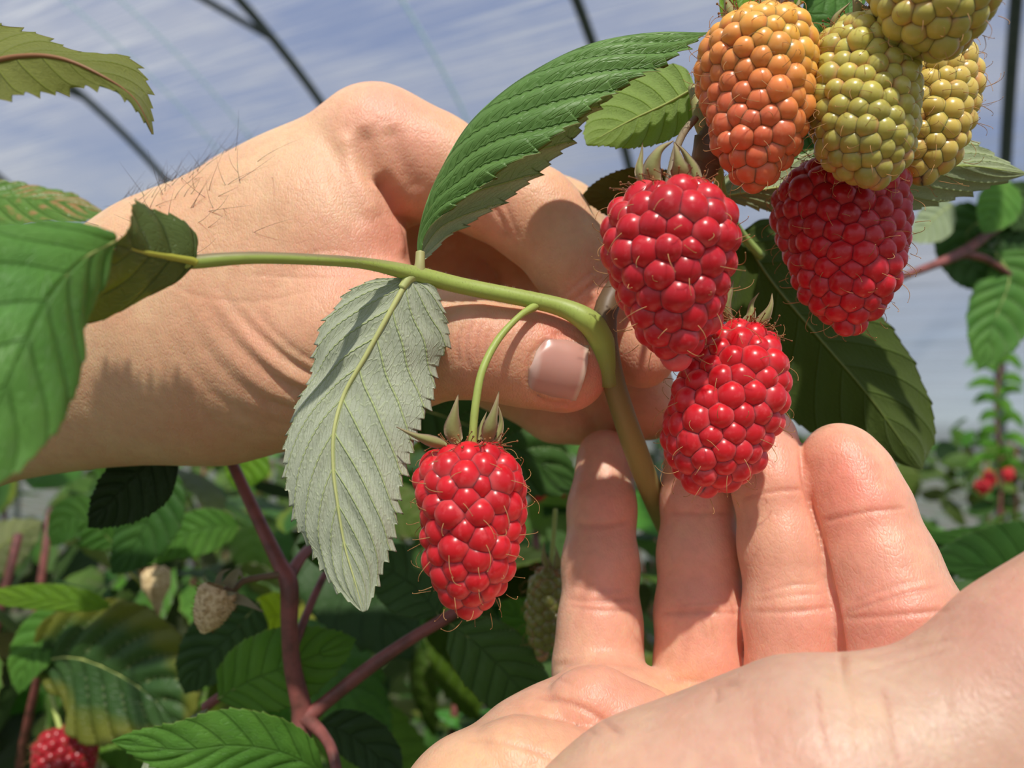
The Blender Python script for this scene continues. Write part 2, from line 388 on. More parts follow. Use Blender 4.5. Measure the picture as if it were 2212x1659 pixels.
# ------------------------------------------------------------------ implicit-surface bodies for the hands
def cs(px, py, d): d = d * .001; return np.array([(px - CX) / F * d, -(py - CY) / F * d, d])
def rcone(Pq, a, b, ra, rb, sq):
    sc = np.array([1, 1, 1 / sq]); p = Pq * sc; a = a * sc; b = b * sc
    ba = b - a; l2 = ba @ ba
    if l2 < 1e-10: return (np.linalg.norm(p - a, axis=-1) - ra)
    h = np.clip(((p - a) @ ba) / l2, 0, 1)
    h2 = np.clip(h + (ra - rb) / math.sqrt(l2) * 0, 0, 1)
    return np.linalg.norm(p - a - h2[..., None] * ba, axis=-1) - (ra + (rb - ra) * h2)
def smin(a, b, k): h = np.maximum(k - np.abs(a - b), 0) / k; return np.minimum(a, b) - h * h * k * .25
def body(groups, step=.0005):
    """groups: dict name -> (k, join k, [chains]); chain = [(px,py,mm,rpx[,squash]), ...]; 'palm' is joined to each finger"""
    allp = []
    for g in groups.values():
        for ch in g[2]:
            for q in ch: c = cs(*q[:3]); r = q[3] * q[2] * .001 / F; allp += [c - r - .004, c + r + .004]
    lo = np.min(allp, 0); hi = np.max(allp, 0); shp = np.ceil((hi - lo) / step).astype(int)
    ax = [lo[i] + step * np.arange(shp[i]) for i in range(3)]
    def gfield(g):
        Fd = np.full(shp, .02, np.float32); k = g[0]
        for ch in g[2]:
            for q0, q1 in zip(ch, ch[1:] if len(ch) > 1 else ch):
                a, b = cs(*q0[:3]), cs(*q1[:3]); ra = q0[3] * q0[2] * .001 / F; rb = q1[3] * q1[2] * .001 / F
                sq = q1[4] if len(q1) > 4 else 1.
                mg = .008 + k
                l = np.minimum(a - ra, b - rb) - mg; h = np.maximum(a + ra, b + rb) + mg
                i0 = np.clip(((l - lo) / step).astype(int), 0, shp); i1 = np.clip(((h - lo) / step).astype(int) + 1, 0, shp)
                if (i1 <= i0).any(): continue
                sl_ = tuple(slice(x, y) for x, y in zip(i0, i1))
                G = np.stack(np.meshgrid(*[ax[i][sl_[i]] for i in range(3)], indexing='ij'), -1)
                Fd[sl_] = smin(Fd[sl_], rcone(G, a, b, ra, rb, sq).astype(np.float32), k)
        return Fd
    palm = gfield(groups['palm']); tot = palm.copy()
    for nme, g in groups.items():
        if nme == 'palm': continue
        f = gfield(g); tot = smin(tot, smin(palm, f, g[1]) if g[1] > 0 else f, .0007)
    # surface nets
    sgn = tot < 0; nx, ny, nz_ = shp
    cnt = np.zeros((nx - 1, ny - 1, nz_ - 1), np.int8)
    for dx in (0, 1):
        for dy in (0, 1):
            for dz in (0, 1): cnt += sgn[dx:nx - 1 + dx, dy:ny - 1 + dy, dz:nz_ - 1 + dz]
    act = (cnt > 0) & (cnt < 8); idx = np.full(act.shape, -1, np.int32); I = np.argwhere(act); idx[act] = np.arange(len(I))
    acc = np.zeros((len(I), 3)); w_ = np.zeros(len(I))
    cor = [(0, 0, 0), (1, 0, 0), (0, 1, 0), (1, 1, 0), (0, 0, 1), (1, 0, 1), (0, 1, 1), (1, 1, 1)]
    val = [tot[I[:, 0] + c[0], I[:, 1] + c[1], I[:, 2] + c[2]] for c in cor]
    for a in range(8):
        for b in range(a + 1, 8):
            if bin(a ^ b).count('1') != 1: continue
            va, vb = val[a], val[b]; m = (va < 0) != (vb < 0)
            tt = va[m] / (va[m] - vb[m]); acc[m] += np.array(cor[a]) + tt[:, None] * (np.array(cor[b]) - np.array(cor[a])); w_[m] += 1
    V = lo + step * (I + acc / w_[:, None]); Fq = []
    for axs in range(3):
        o1, o2 = [(1, 2), (2, 0), (0, 1)][axs]
        s0 = [slice(1, -1)] * 3; s0[axs] = slice(0, -1); s1 = list(s0); s1[axs] = slice(1, None)
        A_ = sgn[tuple(s0)]; B_ = sgn[tuple(s1)]
        E_ = np.argwhere(A_ != B_); fl = A_[A_ != B_]
        e = E_.copy(); e[:, o1] += 1; e[:, o2] += 1
        def cid(d1, d2):
            c = e.copy(); c[:, o1] -= d1; c[:, o2] -= d2
            c = np.minimum(c, np.array(idx.shape) - 1); return idx[c[:, 0], c[:, 1], c[:, 2]]
        q = np.stack([cid(1, 1), cid(0, 1), cid(0, 0), cid(1, 0)], 1)
        q[~fl] = q[~fl][:, ::-1]; Fq.append(q[(q >= 0).all(1)])
    Fq = np.vstack(Fq)
    # light smoothing
    e = np.vstack([Fq[:, [0, 1]], Fq[:, [1, 2]], Fq[:, [2, 3]], Fq[:, [3, 0]]])
    deg = np.bincount(e.ravel(), minlength=len(V))[:, None]
    for _ in range(5):
        s_ = np.zeros_like(V)
        for k in range(3): s_[:, k] = np.bincount(e[:, 0], V[e[:, 1], k], len(V)) + np.bincount(e[:, 1], V[e[:, 0], k], len(V))
        V = V * .5 + .5 * s_ / deg
    W = toworld(V)
    return V, W, Fq
def vnormals(W, Fq):
    fn = np.cross(W[Fq[:, 2]] - W[Fq[:, 0]], W[Fq[:, 3]] - W[Fq[:, 1]]); N = np.zeros_like(W)
    for k in range(4):
        for c in range(3): N[:, c] += np.bincount(Fq[:, k], fn[:, c], len(W))
    return nrm(N)
def pl_dist(px, py, pl):
    """distance of points to a polyline and the 0..1 place along it"""
    pl = np.array(pl, float); best = np.full(len(px), 1e9); par = np.zeros(len(px)); n = len(pl) - 1
    for i in range(n):
        a, b = pl[i], pl[i + 1]; d = b - a; tt = np.clip(((px - a[0]) * d[0] + (py - a[1]) * d[1]) / (d @ d), 0, 1)
        q = np.hypot(px - a[0] - tt * d[0], py - a[1] - tt * d[1]); m = q < best; best[m] = q[m]; par[m] = (i + tt[m]) / n
    return best, par
def sculpt(V, W, Fq, creases, blush, base):
    """creases: (polyline px, width px, depth mm, redness, dmax mm); blush: (px,py,mm,radius mm,colour,amount)"""
    N = vnormals(W, Fq); d = V[:, 2]; px = V[:, 0] / d * F + CX; py = -V[:, 1] / d * F + CY
    face = np.clip((N * nrm(EYE - W)).sum(1) * 3, 0, 1)
    col = np.tile(np.array(base, float), (len(V), 1)); disp = np.zeros(len(V))
    for (x, y, z, r, c, a) in blush:
        q = cs(x, y, z); g = a * np.exp(-(np.linalg.norm(V - q, axis=1) / (r * .001)) ** 2)[:, None]; col = col * (1 - g) + np.array(c) * g
    for pl, w_, dep, red, dmax, *rp in creases:
        if len(pl) > 2: pl = catmull(np.array(pl, float), 24)
        q, par = pl_dist(px, py, pl); fade = np.clip(np.sin(np.pi * np.clip(par, .0, 1)) * 2.5, 0, 1)
        g = np.exp(-(q / w_) ** 2) * fade * face * (d < dmax * .001) * (par ** rp[0] if rp else 1)
        disp -= g * dep * .001; gg = (g * red)[:, None]; col = col * (1 - gg) + np.array([.60, .20, .13]) * gg
    return W + N * disp[:, None], col, N

# ------------------------------------------------------------------ the polytunnel: hoops, ties, film, ground
A_, LW, BW, Z0, HZ, SP, OFF = .507, 4.066, 3.244, .066, 2.237, 1.615, -.299
cx_ = np.array([math.sin(A_), math.cos(A_), 0]); ax_ = np.array([-math.cos(A_), math.sin(A_), 0]); z_ = np.array([0, 0, 1.])
def prof(n=60, grow=0.):
    th = np.linspace(0, np.pi, n); cr = LW - BW + (BW + grow) * np.cos(th); z = CAMZ + Z0 + (HZ + grow) * np.sin(th)
    return np.r_[np.full(6, LW + grow), cr, np.full(6, LW - 2 * BW - grow)], np.r_[np.linspace(0, CAMZ + Z0, 6, endpoint=False), z, np.linspace(CAMZ + Z0, 0, 7)[1:]]
M_hoop = plain('galvanised_steel', (.05, .07, .06), .55, 0, 0, 30, (.07, .085, .075))
cr, z = prof()
FR = empty('tunnel_frame', (0, 0, 0), 'dark steel hoops and tie bars carrying the clear polytunnel film', 'frame')
for n in range(-2, 7):
    pts = (OFF + n * SP) * ax_ + cr[:, None] * cx_ + z[:, None] * z_
    m = MB(); tubemb(m, pts, .024, 10); m.build('hoop', M_hoop, FR)
    i = 6 + int(np.argmin(np.abs(z[6:40] - (CAMZ + 1.89)))); a = pts[i]; j = len(cr) - 1 - i; b = pts[j]
    m = MB(); tubemb(m, np.array([a, (a + b) / 2, b]), .017, 8); m.build('tie_bar', M_hoop, FR)
# film: thin clear sheet with fine wrinkles running along the tunnel
m_, t = newmat('polythene_film')
uv = t.n('ShaderNodeUVMap').outputs[0]
mp = t.n('ShaderNodeMapping', i={0: uv, 'Scale': (.42, 17, 1)}); n1 = t.n('ShaderNodeTexNoise', i={0: mp.outputs[0], 'Scale': 2.6, 'Detail': 5., 'Roughness': .6, 'Distortion': .4})
mp2 = t.n('ShaderNodeMapping', i={0: uv, 'Scale': (.5, 1.2, 1)}); n2 = t.n('ShaderNodeTexNoise', i={0: mp2.outputs[0], 'Scale': 1.3, 'Detail': 3.})
st = t.m('MULTIPLY', t.ramp(n1.outputs[0], [(.40, 0), (.68, 1)]), t.ramp(n2.outputs[0], [(.35, .25), (.65, 1)]))
fac = t.m('ADD', .15, t.m('MULTIPLY', st, .75))
tr = t.n('ShaderNodeBsdfTransparent', i={0: (.93, .95, .97, 1)}); tl = t.n('ShaderNodeBsdfTranslucent', i={0: (.80, .84, .88, 1)})
gl = t.n('ShaderNodeBsdfDiffuse', i={0: (.55, .58, .6, 1)})
s1 = t.n('ShaderNodeMixShader', i={0: .45, 1: tl.outputs[0], 2: gl.outputs[0]})
out(t, t.n('ShaderNodeMixShader', i={0: fac, 1: tr.outputs[0], 2: s1.outputs[0]}).outputs[0]); M_film = m_
cr, z = prof(60, .03); al = np.linspace(OFF - 3 * SP, OFF + 7 * SP, 81)
sag = np.abs(np.sin(np.pi * (al - OFF) / SP)) * .012
arc = np.r_[0, np.cumsum(np.hypot(np.diff(cr), np.diff(z)))]
V = al[:, None, None] * ax_ + (cr[None, :, None] * cx_ + z[None, :, None] * z_) * 1.0
cen = np.array([(LW - BW) * cx_[0], (LW - BW) * cx_[1], CAMZ]); V = V - sag[:, None, None] * nrm(V - (al[:, None, None] * ax_ + cen))
nc = len(cr); i, j = np.meshgrid(np.arange(80), np.arange(nc - 1), indexing='ij')
q = np.stack([i * nc + j, (i + 1) * nc + j, (i + 1) * nc + j + 1, i * nc + j + 1], -1).reshape(-1, 4)
fo = mesh('tunnel_film', V.reshape(-1, 3), q, M_film, origin=(0, 0, 0))
uvl = fo.data.uv_layers.new(name='UVMap'); li = np.empty(len(fo.data.loops), np.int32); fo.data.loops.foreach_get('vertex_index', li)
uvv = np.stack(np.broadcast_arrays(al[:, None], arc[None]), -1).reshape(-1, 2)[li]; uvl.data.foreach_set('uv', uvv.astype(np.float32).ravel())
tag(fo, 'clear polythene film stretched over the hoops, wrinkled, sky showing through', 'film'); fo['kind'] = 'structure'
# overlap seams of the film (the thin greenish lines)
M_seam = plain('film_seam', (.62, .74, .76), .7, .75, 0, 20, (.58, .72, .74))
for k, aa in enumerate((.42, .58, 1.50, 2.42, 2.62)):
    cr2, z2 = prof(60, .02); pts = (OFF + aa * SP) * ax_ + cr2[:, None] * cx_ + z2[:, None] * z_
    m = MB(); wv = ax_ * .009; a = np.vstack([pts - wv, pts + wv, pts - wv + nrm(pts - cen) * .002, pts + wv + nrm(pts - cen) * .002]); n_ = len(pts); r_ = np.arange(n_ - 1)
    m.add(a, np.vstack([np.stack([r_, r_ + 1, n_ + r_ + 1, n_ + r_], 1), np.stack([2 * n_ + r_, 3 * n_ + r_, 3 * n_ + r_ + 1, 2 * n_ + r_ + 1], 1)])); m.build('film_seam', M_seam, FR)
g = 30.; M_ground = plain('soil', (.10, .085, .05), .95, 0, .01, 3, (.06, .09, .03))
go = mesh('ground', [[-g, -g, 0], [g, -g, 0], [g, g, 0], [-g, g, 0]], [[0, 1, 2, 3]], M_ground, origin=(0, 0, 0)); go['kind'] = 'structure'; tag(go, 'dark weedy soil under the raspberry rows', 'ground')

# ------------------------------------------------------------------ the hand that holds the cane (comes from the left)
gA = {
 'palm': (.012, 0, [
   [(-260, 900, 200, 170, .8), (-100, 880, 195, 165, .8), (100, 822, 192, 172, .8), (250, 764, 190, 210, .78), (400, 712, 188, 258, .75), (520, 680, 186, 275, .72)],
   [(430, 650, 189, 205, .8), (640, 487, 186, 165, .8), (815, 335, 184, 138, .9)],                       # index metacarpal to its knuckle
   [(500, 770, 184, 200, .8), (690, 765, 176, 160, .9), (830, 742, 169, 133)],                           # thumb metacarpal
   [(560, 620, 178, 190, .7), (705, 535, 173, 158, .7)],                                                 # first web space muscle
   [(600, 560, 212, 250, .5), (800, 480, 216, 190, .5), (900, 560, 226, 160, .5)],                       # far side of the palm
 ]),
 'thumb': (.004, .010, [[(760, 745, 170, 145), (860, 745, 166, 124), (960, 740, 162.5, 113), (1040, 748, 161, 106), (1130, 768, 160, 102), (1216, 790, 159.5, 102.5, .92)]]),
 'index': (.003, .006, [[(815, 335, 184, 134), (930, 360, 183, 112), (1060, 414, 180, 98), (1150, 463, 177, 99), (1182, 492, 176, 93), (1236, 566, 174, 88), (1290, 655, 172, 82), (1350, 728, 170, 75), (1388, 768, 169, 71)]]),
 'middle': (.003, .006, [[(850, 330, 204, 110), (1080, 410, 210, 88), (1212, 480, 203, 88), (1290, 600, 200, 78), (1350, 740, 193, 76), (1395, 880, 187, 72)]]),
 'ring': (.003, .006, [[(860, 420, 218, 100), (1080, 500, 222, 88), (1150, 590, 220, 80), (1190, 740, 208, 78), (1290, 850, 200, 72), (1345, 890, 197, 68)]]),
 'little': (.003, .006, [[(880, 520, 228, 90), (1010, 570, 226, 84), (1040, 680, 220, 78), (1080, 810, 208, 76), (1200, 885, 202, 68), (1250, 900, 200, 62)]]),
}
V, W, Q = body(gA)
vol = np.einsum('ij,ij->i', W[Q[:, 0]] - W.mean(0), np.cross(W[Q[:, 1]] - W.mean(0), W[Q[:, 2]] - W.mean(0))).sum()
FLIP = vol < 0
if FLIP: Q = Q[:, ::-1]
red = (.74, .25, .18); pink = (.80, .34, .26)
crA = [
 # folds of the thumb base near the pale leaf and the web folds under the knuckle
 ([(430, 560), (520, 680), (610, 770), (700, 825)], 10, 1.25, .20, 185, 1.6), ([(400, 590), (490, 720), (590, 815), (700, 868)], 11, 1.0, .14, 185, 1.4), ([(470, 570), (560, 680), (640, 760), (720, 800)], 9, .5, .10, 185, 1.3),
 ([(360, 620), (440, 750), (540, 850), (680, 905)], 12, .6, .07, 185, 1.2), ([(320, 640), (400, 780), (500, 880), (640, 930)], 12, .35, .04, 185, 1.), ([(300, 700), (370, 820), (450, 900), (560, 945)], 10, .22, .03, 185, .8),
 ([(415, 575), (505, 700), (600, 795), (700, 850)], 10, -.75, 0, 185, 1.4), ([(380, 605), (465, 735), (565, 835), (690, 890)], 11, -.5, 0, 185, 1.2),
 ([(340, 600), (430, 640), (560, 650), (700, 620)], 5, .10, .03, 185), ([(480, 560), (600, 560), (720, 540), (800, 560)], 4, .12, .03, 185), ([(520, 590), (640, 600), (760, 600), (840, 620)], 4, .12, .04, 185),
 ([(806, 375), (850, 425), (880, 490), (893, 545), (896, 600)], 8, 1.6, .30, 190), ([(800, 385), (835, 435), (862, 500), (870, 560)], 13, -.6, 0, 190),
 ([(690, 255), (715, 330), (745, 420), (790, 500)], 22, .45, .05, 190), ([(785, 270), (800, 350), (835, 410), (880, 480)], 20, 1.0, .22, 186), ([(840, 270), (865, 340), (905, 420)], 20, .6, .12, 186),
 ([(820, 370), (860, 440), (888, 500), (895, 580)], 15, 1.2, .45, 186), ([(735, 280), (765, 370), (815, 470)], 20, -.6, 0, 186),
 # thumb knuckle
 ([(1025, 690), (1012, 720), (1008, 760), (1015, 800)], 5, .35, .28, 170), ([(1045, 695), (1032, 735), (1030, 780)], 4, .22, .22, 170), ([(1000, 700), (990, 740), (992, 790)], 5, .3, .25, 170),
 ([(1062, 705), (1050, 740), (1052, 775)], 4, .15, .18, 170), ([(975, 700), (970, 750), (975, 800)], 4, .15, .15, 170), ([(1015, 688), (1045, 680), (1080, 690)], 4, .15, .18, 170),
 # round the thumb nail
 ([(1188, 728), (1150, 765), (1140, 800), (1140, 845)], 6, .45, .30, 170), ([(1150, 852), (1190, 872), (1232, 872)], 6, .35, .25, 170), ([(1190, 722), (1230, 722), (1270, 738)], 6, .35, .35, 170),
 # index finger joints
 ([(1062, 440), (1085, 480), (1105, 530)], 7, .35, .15, 176), ([(1085, 425), (1103, 470), (1122, 520)], 6, .22, .12, 176), ([(1230, 655), (1262, 628), (1300, 600)], 6, .35, .3, 176), ([(1215, 640), (1250, 610), (1290, 580)], 5, .2, .15, 176),
 ([(1325, 690), (1375, 680)], 5, .2, .1, 176),
]
blA = [(815, 240, 172, 13, pink, .75), (900, 330, 172, 9, pink, .6), (860, 500, 168, 12, red, .8), (800, 590, 160, 14, pink, .5), (610, 690, 168, 18, pink, .45), (1200, 720, 151, 8, red, .85), (1310, 820, 155, 8, red, .8),
       (1230, 880, 155, 8, red, .6), (1030, 740, 150, 9, pink, .5), (1290, 640, 164, 9, red, .6), (1080, 470, 170, 10, pink, .5), (1385, 800, 165, 11, pink, .6), (1240, 450, 170, 10, pink, .35), (560, 900, 165, 25, (.62, .30, .2), .3),
       (430, 660, 170, 16, (.78, .50, .33), .5), (700, 400, 170, 18, (.82, .55, .36), .5), (1000, 560, 215, 22, (.50, .22, .15), .6), (1250, 920, 200, 16, red, .5), (1385, 900, 185, 10, red, .6)]
Wd, col, N = sculpt(V, W, Q, crA, blA, (.74, .475, .285))
HA = empty('hand', P(400, 712, 188), 'hand from the left pinching the stem between thumb and forefinger, dark wrist hairs', 'hand')
hobj = mesh('skin', Wd, Q, M_skinA, HA, attrs={'Col': col})
bvhA = BVHTree.FromPolygons([tuple(v) for v in Wd], [tuple(int(k) for k in q) for q in Q])
def hit(px, py, bv):
    d = nrm(P(px, py, 1000) - EYE); r = bv.ray_cast(Vector(EYE), Vector(d)); return r
# thumb nail
mb = MB(); top = catmull(np.array([(1150, 788), (1160, 755), (1190, 727), (1235, 730), (1272, 745)], float), 26); bot = catmull(np.array([(1142, 800), (1142, 835), (1158, 856), (1205, 870), (1243, 868)], float), 26)
nu, nv_ = 26, 22; pts = []; cols = []
for a in range(nu):
    for b in range(nv_):
        v = b / (nv_ - 1); s = a / (nu - 1); p = top[a] * (1 - v) + bot[a] * v
        p = p + np.array([math.sin(math.pi * v) * (10 * s - 2), 0])
        r = hit(p[0], p[1], bvhA); q = np.array(r[0]) if r[0] is not None else P(p[0], p[1], 150)
        e = math.sin(math.pi * v) ** .5; off = .00035 * e * min(1, .25 + s * 3) + .00045 * math.sin(math.pi * v) - .0001 + .0005 * s * s * e
        pts.append(q + nrm(EYE - q) * off)
        c = np.array([.58, .30, .24]); lun = max(0, min(1, (.34 + .06 * math.sin(math.pi * v) - s) * 12)); c = c * (1 - .55 * lun) + np.array([.78, .60, .53]) * .55 * lun
        fe = max(0, min(1, (s - .93) * 20)); c = c * (1 - fe) + np.array([.72, .56, .44]) * fe; cols.append(c)
pts = np.array(pts).reshape(nu, nv_, 3)
for _ in range(4): pts[1:-1, 1:-1] = (pts[1:-1, 1:-1] + pts[:-2, 1:-1] + pts[2:, 1:-1] + pts[1:-1, :-2] + pts[1:-1, 2:]) / 5
i, j = np.meshgrid(np.arange(nu - 1), np.arange(nv_ - 1), indexing='ij'); q = np.stack([i * nv_ + j, i * nv_ + j + 1, (i + 1) * nv_ + j + 1, (i + 1) * nv_ + j], -1).reshape(-1, 4)
f_ = pts.reshape(-1, 3); k0 = len(f_); back = f_ - nrm(EYE - f_) * .0006
ring = [a * nv_ for a in range(nu)] + [(nu - 1) * nv_ + b for b in range(1, nv_)] + [a * nv_ + nv_ - 1 for a in range(nu - 2, -1, -1)] + list(range(nv_ - 2, 0, -1))
ring = np.array(ring); nx_ = np.roll(ring, -1)
mb.add(np.vstack([f_, back]), np.vstack([q, q[:, ::-1] + k0, np.stack([ring, nx_, nx_ + k0, ring + k0], 1)]), np.tile(np.array(cols), (2, 1)))
no = mb.build('fingernail', M_nail, HA); no['label'] = 'short pink thumb nail with pale half-moon'
# dark hairs on wrist and back of the hand
mb = MB()
def hair_at(p, n, ln, r=.00006, droop=None):
    a = nrm(np.cross(n, rng.normal(size=3))); d0 = nrm(n * rng.uniform(.35, .8) + droop + .8 * a); cv = nrm(rng.normal(size=3)) * 1.3
    uu = np.linspace(0, 1, 7)[:, None]; pts = p + d0 * ln * uu + (droop * .7 + cv * .5) * ln * uu ** 2 * .5
    tubemb(mb, pts, r * (1 - .8 * uu[:, 0]), 4, None, False)
fc = Wd[Q].mean(1); fnn = nrm(N[Q].mean(1) * 1.0); dd = V[Q, 2].mean(1); pxx = V[Q, 0].mean(1) / dd * F + CX; pyy = -V[Q, 1].mean(1) / dd * F + CY
wgt = np.exp(-((pxx - 370) / 110) ** 2 - ((pyy - 430) / 70) ** 2) * 6 + np.exp(-((pxx - 480) / 120) ** 2 - ((pyy - 370) / 50) ** 2) * 1.5 + np.exp(-((pxx - 380) / 150) ** 2 - ((pyy - 600) / 110) ** 2) * .25
wgt = wgt * (fnn @ nrm(EYE - P(400, 500, 180)) > -.25); wgt = wgt / wgt.sum()
for ii in rng.choice(len(fc), 150, p=wgt): hair_at(fc[ii], fnn[ii] if not FLIP else fnn[ii], rng.uniform(.004, .0095), droop=(UP * .15 + RT * .55))
ho = mb.build('arm_hair', M_hair, HA); ho['kind'] = 'stuff'

# ------------------------------------------------------------------ the open hand below (palm towards the camera)
gB = {
 'palm': (.006, 0, [
   [(1320, 1530, 160, 112, .8), (1300, 1600, 154, 150, .8), (1200, 1700, 146, 190, .8)], [(1515, 1545, 160, 110, .8), (1480, 1700, 152, 190, .8)], [(1725, 1545, 156, 118, .8), (1720, 1700, 150, 190, .8)],
   [(1960, 1480, 140, 132, .8), (1950, 1650, 140, 190, .8)], [(1200, 1700, 146, 190, .8), (1500, 1800, 145, 220, .8), (1800, 1800, 140, 250, .8)],
   [(1050, 1790, 134, 200, .9), (1300, 2000, 130, 300, .9), (1700, 2300, 125, 360, .9)],
 ]),
 'heel': (.006, .0012, [[(1120, 1690, 134, 136, .9), (1250, 1730, 134, 150, .9)]]),
 'pad': (.004, .0012, [[(1285, 1560, 145, 120, .8), (1350, 1610, 144, 140, .8)]]),
 'web': (.003, .002, [[(1555, 1520, 152, 46), (1590, 1540, 151, 46)]]),
 'thenar': (.012, .0012, [[(1290, 2035, 116, 320, .85), (1500, 1920, 112, 345, .85), (1800, 1755, 108, 292, .85), (2060, 1690, 106, 222, .9)],
            [(2120, 1580, 106, 175), (2230, 1450, 106, 140), (2330, 1385, 106, 130), (2480, 1290, 104, 128), (2620, 1230, 102, 118)], [(1700, 2100, 112, 420), (2300, 2200, 112, 500)]]),
 'index': (.003, .0022, [[(1962, 1470, 142, 133), (1945, 1345, 145, 128), (1903, 1225, 150, 112), (1860, 1100, 155, 99), (1830, 1025, 158, 88), (1812, 990, 159, 76)]]),
 'middle': (.003, .0022, [[(1728, 1540, 151, 108), (1721, 1450, 152.5, 101), (1711, 1340, 155, 98), (1690, 1180, 159, 88), (1668, 1050, 163, 80), (1645, 950, 167, 75)]]),
 'ring': (.003, .0022, [[(1512, 1545, 163, 102), (1515, 1440, 165, 97), (1514, 1330, 168, 95), (1511, 1200, 172, 86), (1508, 1080, 176, 76), (1505, 985, 179, 70)]]),
 'little': (.003, .0022, [[(1298, 1530, 165, 108), (1292, 1440, 167, 94), (1296, 1350, 170, 87), (1297, 1220, 175, 79), (1300, 1100, 180, 70), (1308, 990, 186, 62)]]),
}
V2, W2, Q2 = body(gB, .0005)
if FLIP: Q2 = Q2[:, ::-1]
def cross(cx, cy, w, tilt=0, sag=6): return [(cx - w, cy + tilt), (cx, cy + sag), (cx + w, cy - tilt)]
crB = [([(1728, 940), (1738, 1044), (1766, 1140), (1790, 1236), (1814, 1356), (1824, 1460), (1830, 1500)], 6, .8, .55, 200),
 (cross(1300, 1128, 66, 3), 5, .28, .30, 200), (cross(1297, 1135, 60, 4), 4, .12, .15, 200), (cross(1296, 1292, 80, 2), 6, .30, .26, 200), (cross(1296, 1312, 78, -4), 5, .22, .22, 200), (cross(1290, 1268, 60, -4), 4, .12, .12, 200),
 (cross(1512, 1108, 74, 0, 2), 5, .25, .30, 200), (cross(1515, 1325, 92, 0, -3), 6, .32, .28, 200), (cross(1512, 1303, 70, 6, 0), 4, .18, .18, 200), (cross(1516, 1312, 84, 4, 2), 4, .12, .18, 200),
 (cross(1668, 1068, 76, 12, -6), 5, .30, .32, 200), (cross(1710, 1316, 94, 5, 4), 6, .34, .30, 200), (cross(1705, 1272, 72, 12, -8), 4, .2, .2, 200), (cross(1706, 1290, 88, 10, -3), 4, .15, .15, 200),
 (cross(1868, 1112, 98, 16, -6), 5, .34, .36, 200), (cross(1935, 1326, 124, 10, 2), 6, .34, .32, 200), (cross(1928, 1296, 110, 30, -6), 5, .24, .25, 200), (cross(1922, 1275, 80, 26, -6), 4, .15, .18, 200),
 (cross(1955, 1400, 110, 24, 0), 5, .18, .15, 200), (cross(1950, 1430, 110, 30, 0), 5, .18, .15, 200),
 ([(1190, 1440), (1290, 1428), (1390, 1440)], 8, .5, .25, 200), ([(1420, 1466), (1510, 1472), (1600, 1474)], 8, .4, .25, 200),
 # palm lines and the thenar wrinkles
 ([(1152, 1500), (1260, 1530), (1350, 1590)], 7, .5, .35, 160), ([(1165, 1470), (1200, 1465), (1240, 1480)], 5, .2, .15, 160), ([(1150, 1545), (1230, 1560), (1300, 1590)], 5, .3, .25, 160), ([(1000, 1600), (1120, 1612), (1220, 1650)], 5, .2, .2, 150),
 ([(1545, 1480), (1550, 1500), (1545, 1520)], 4, .3, .25, 160),
 ([(1765, 1475), (1775, 1560), (1800, 1660)], 5, .22, .5, 130), ([(1905, 1475), (1925, 1560), (1945, 1660)], 5, .22, .5, 130), ([(1630, 1500), (1632, 1580), (1650, 1660)], 4, .10, .20, 130), ([(2040, 1500), (2060, 1580), (2075, 1660)], 5, .12, .2, 130),
 ([(1840, 1470), (1845, 1560), (1860, 1660)], 4, .08, .2, 130), ([(1700, 1490), (1706, 1580), (1720, 1660)], 4, .08, .14, 130)]
pB = (.84, .36, .28)
blB = [(1840, 1030, 147, 11, (.82, .27, .20), .8), (1830, 1120, 147, 8, (.82, .3, .22), .5), (1900, 1330, 138, 12, pB, .5), (1650, 980, 165, 12, pB, .6), (1700, 1320, 152, 10, pB, .45), (1510, 1100, 172, 12, pB, .5), (1515, 1320, 162, 10, pB, .45),
       (1296, 1300, 165, 9, pB, .5), (1300, 1080, 178, 14, pB, .55), (1960, 1420, 132, 16, pB, .6), (1720, 1450, 152, 13, pB, .5), (1515, 1450, 158, 11, pB, .4), (1330, 1500, 145, 11, pB, .5), (1230, 1560, 140, 9, pB, .4), (2190, 1370, 98, 11, (.84, .30, .26), .7),
       (1600, 1600, 90, 24, (.66, .46, .36), .7), (1800, 1590, 90, 26, (.68, .48, .37), .75), (2080, 1600, 92, 24, (.68, .48, .36), .7), (1000, 1650, 125, 18, (.84, .50, .27), .6), (1480, 1500, 150, 7, (.86, .52, .28), .7), (1100, 1600, 135, 12, (.84, .52, .34), .5), (1660, 1130, 162, 7, (.85, .52, .34), .5), (1600, 1650, 96, 10, pB, .3)]
W2d, col2, N2 = sculpt(V2, W2, Q2, crB, blB, (.79, .48, .33))
HB = empty('hand', P(1600, 1700, 140), 'pale open hand held palm up below the berries, fingers pointing upward', 'hand')
mesh('skin', W2d, Q2, M_skinB, HB, attrs={'Col': col2})

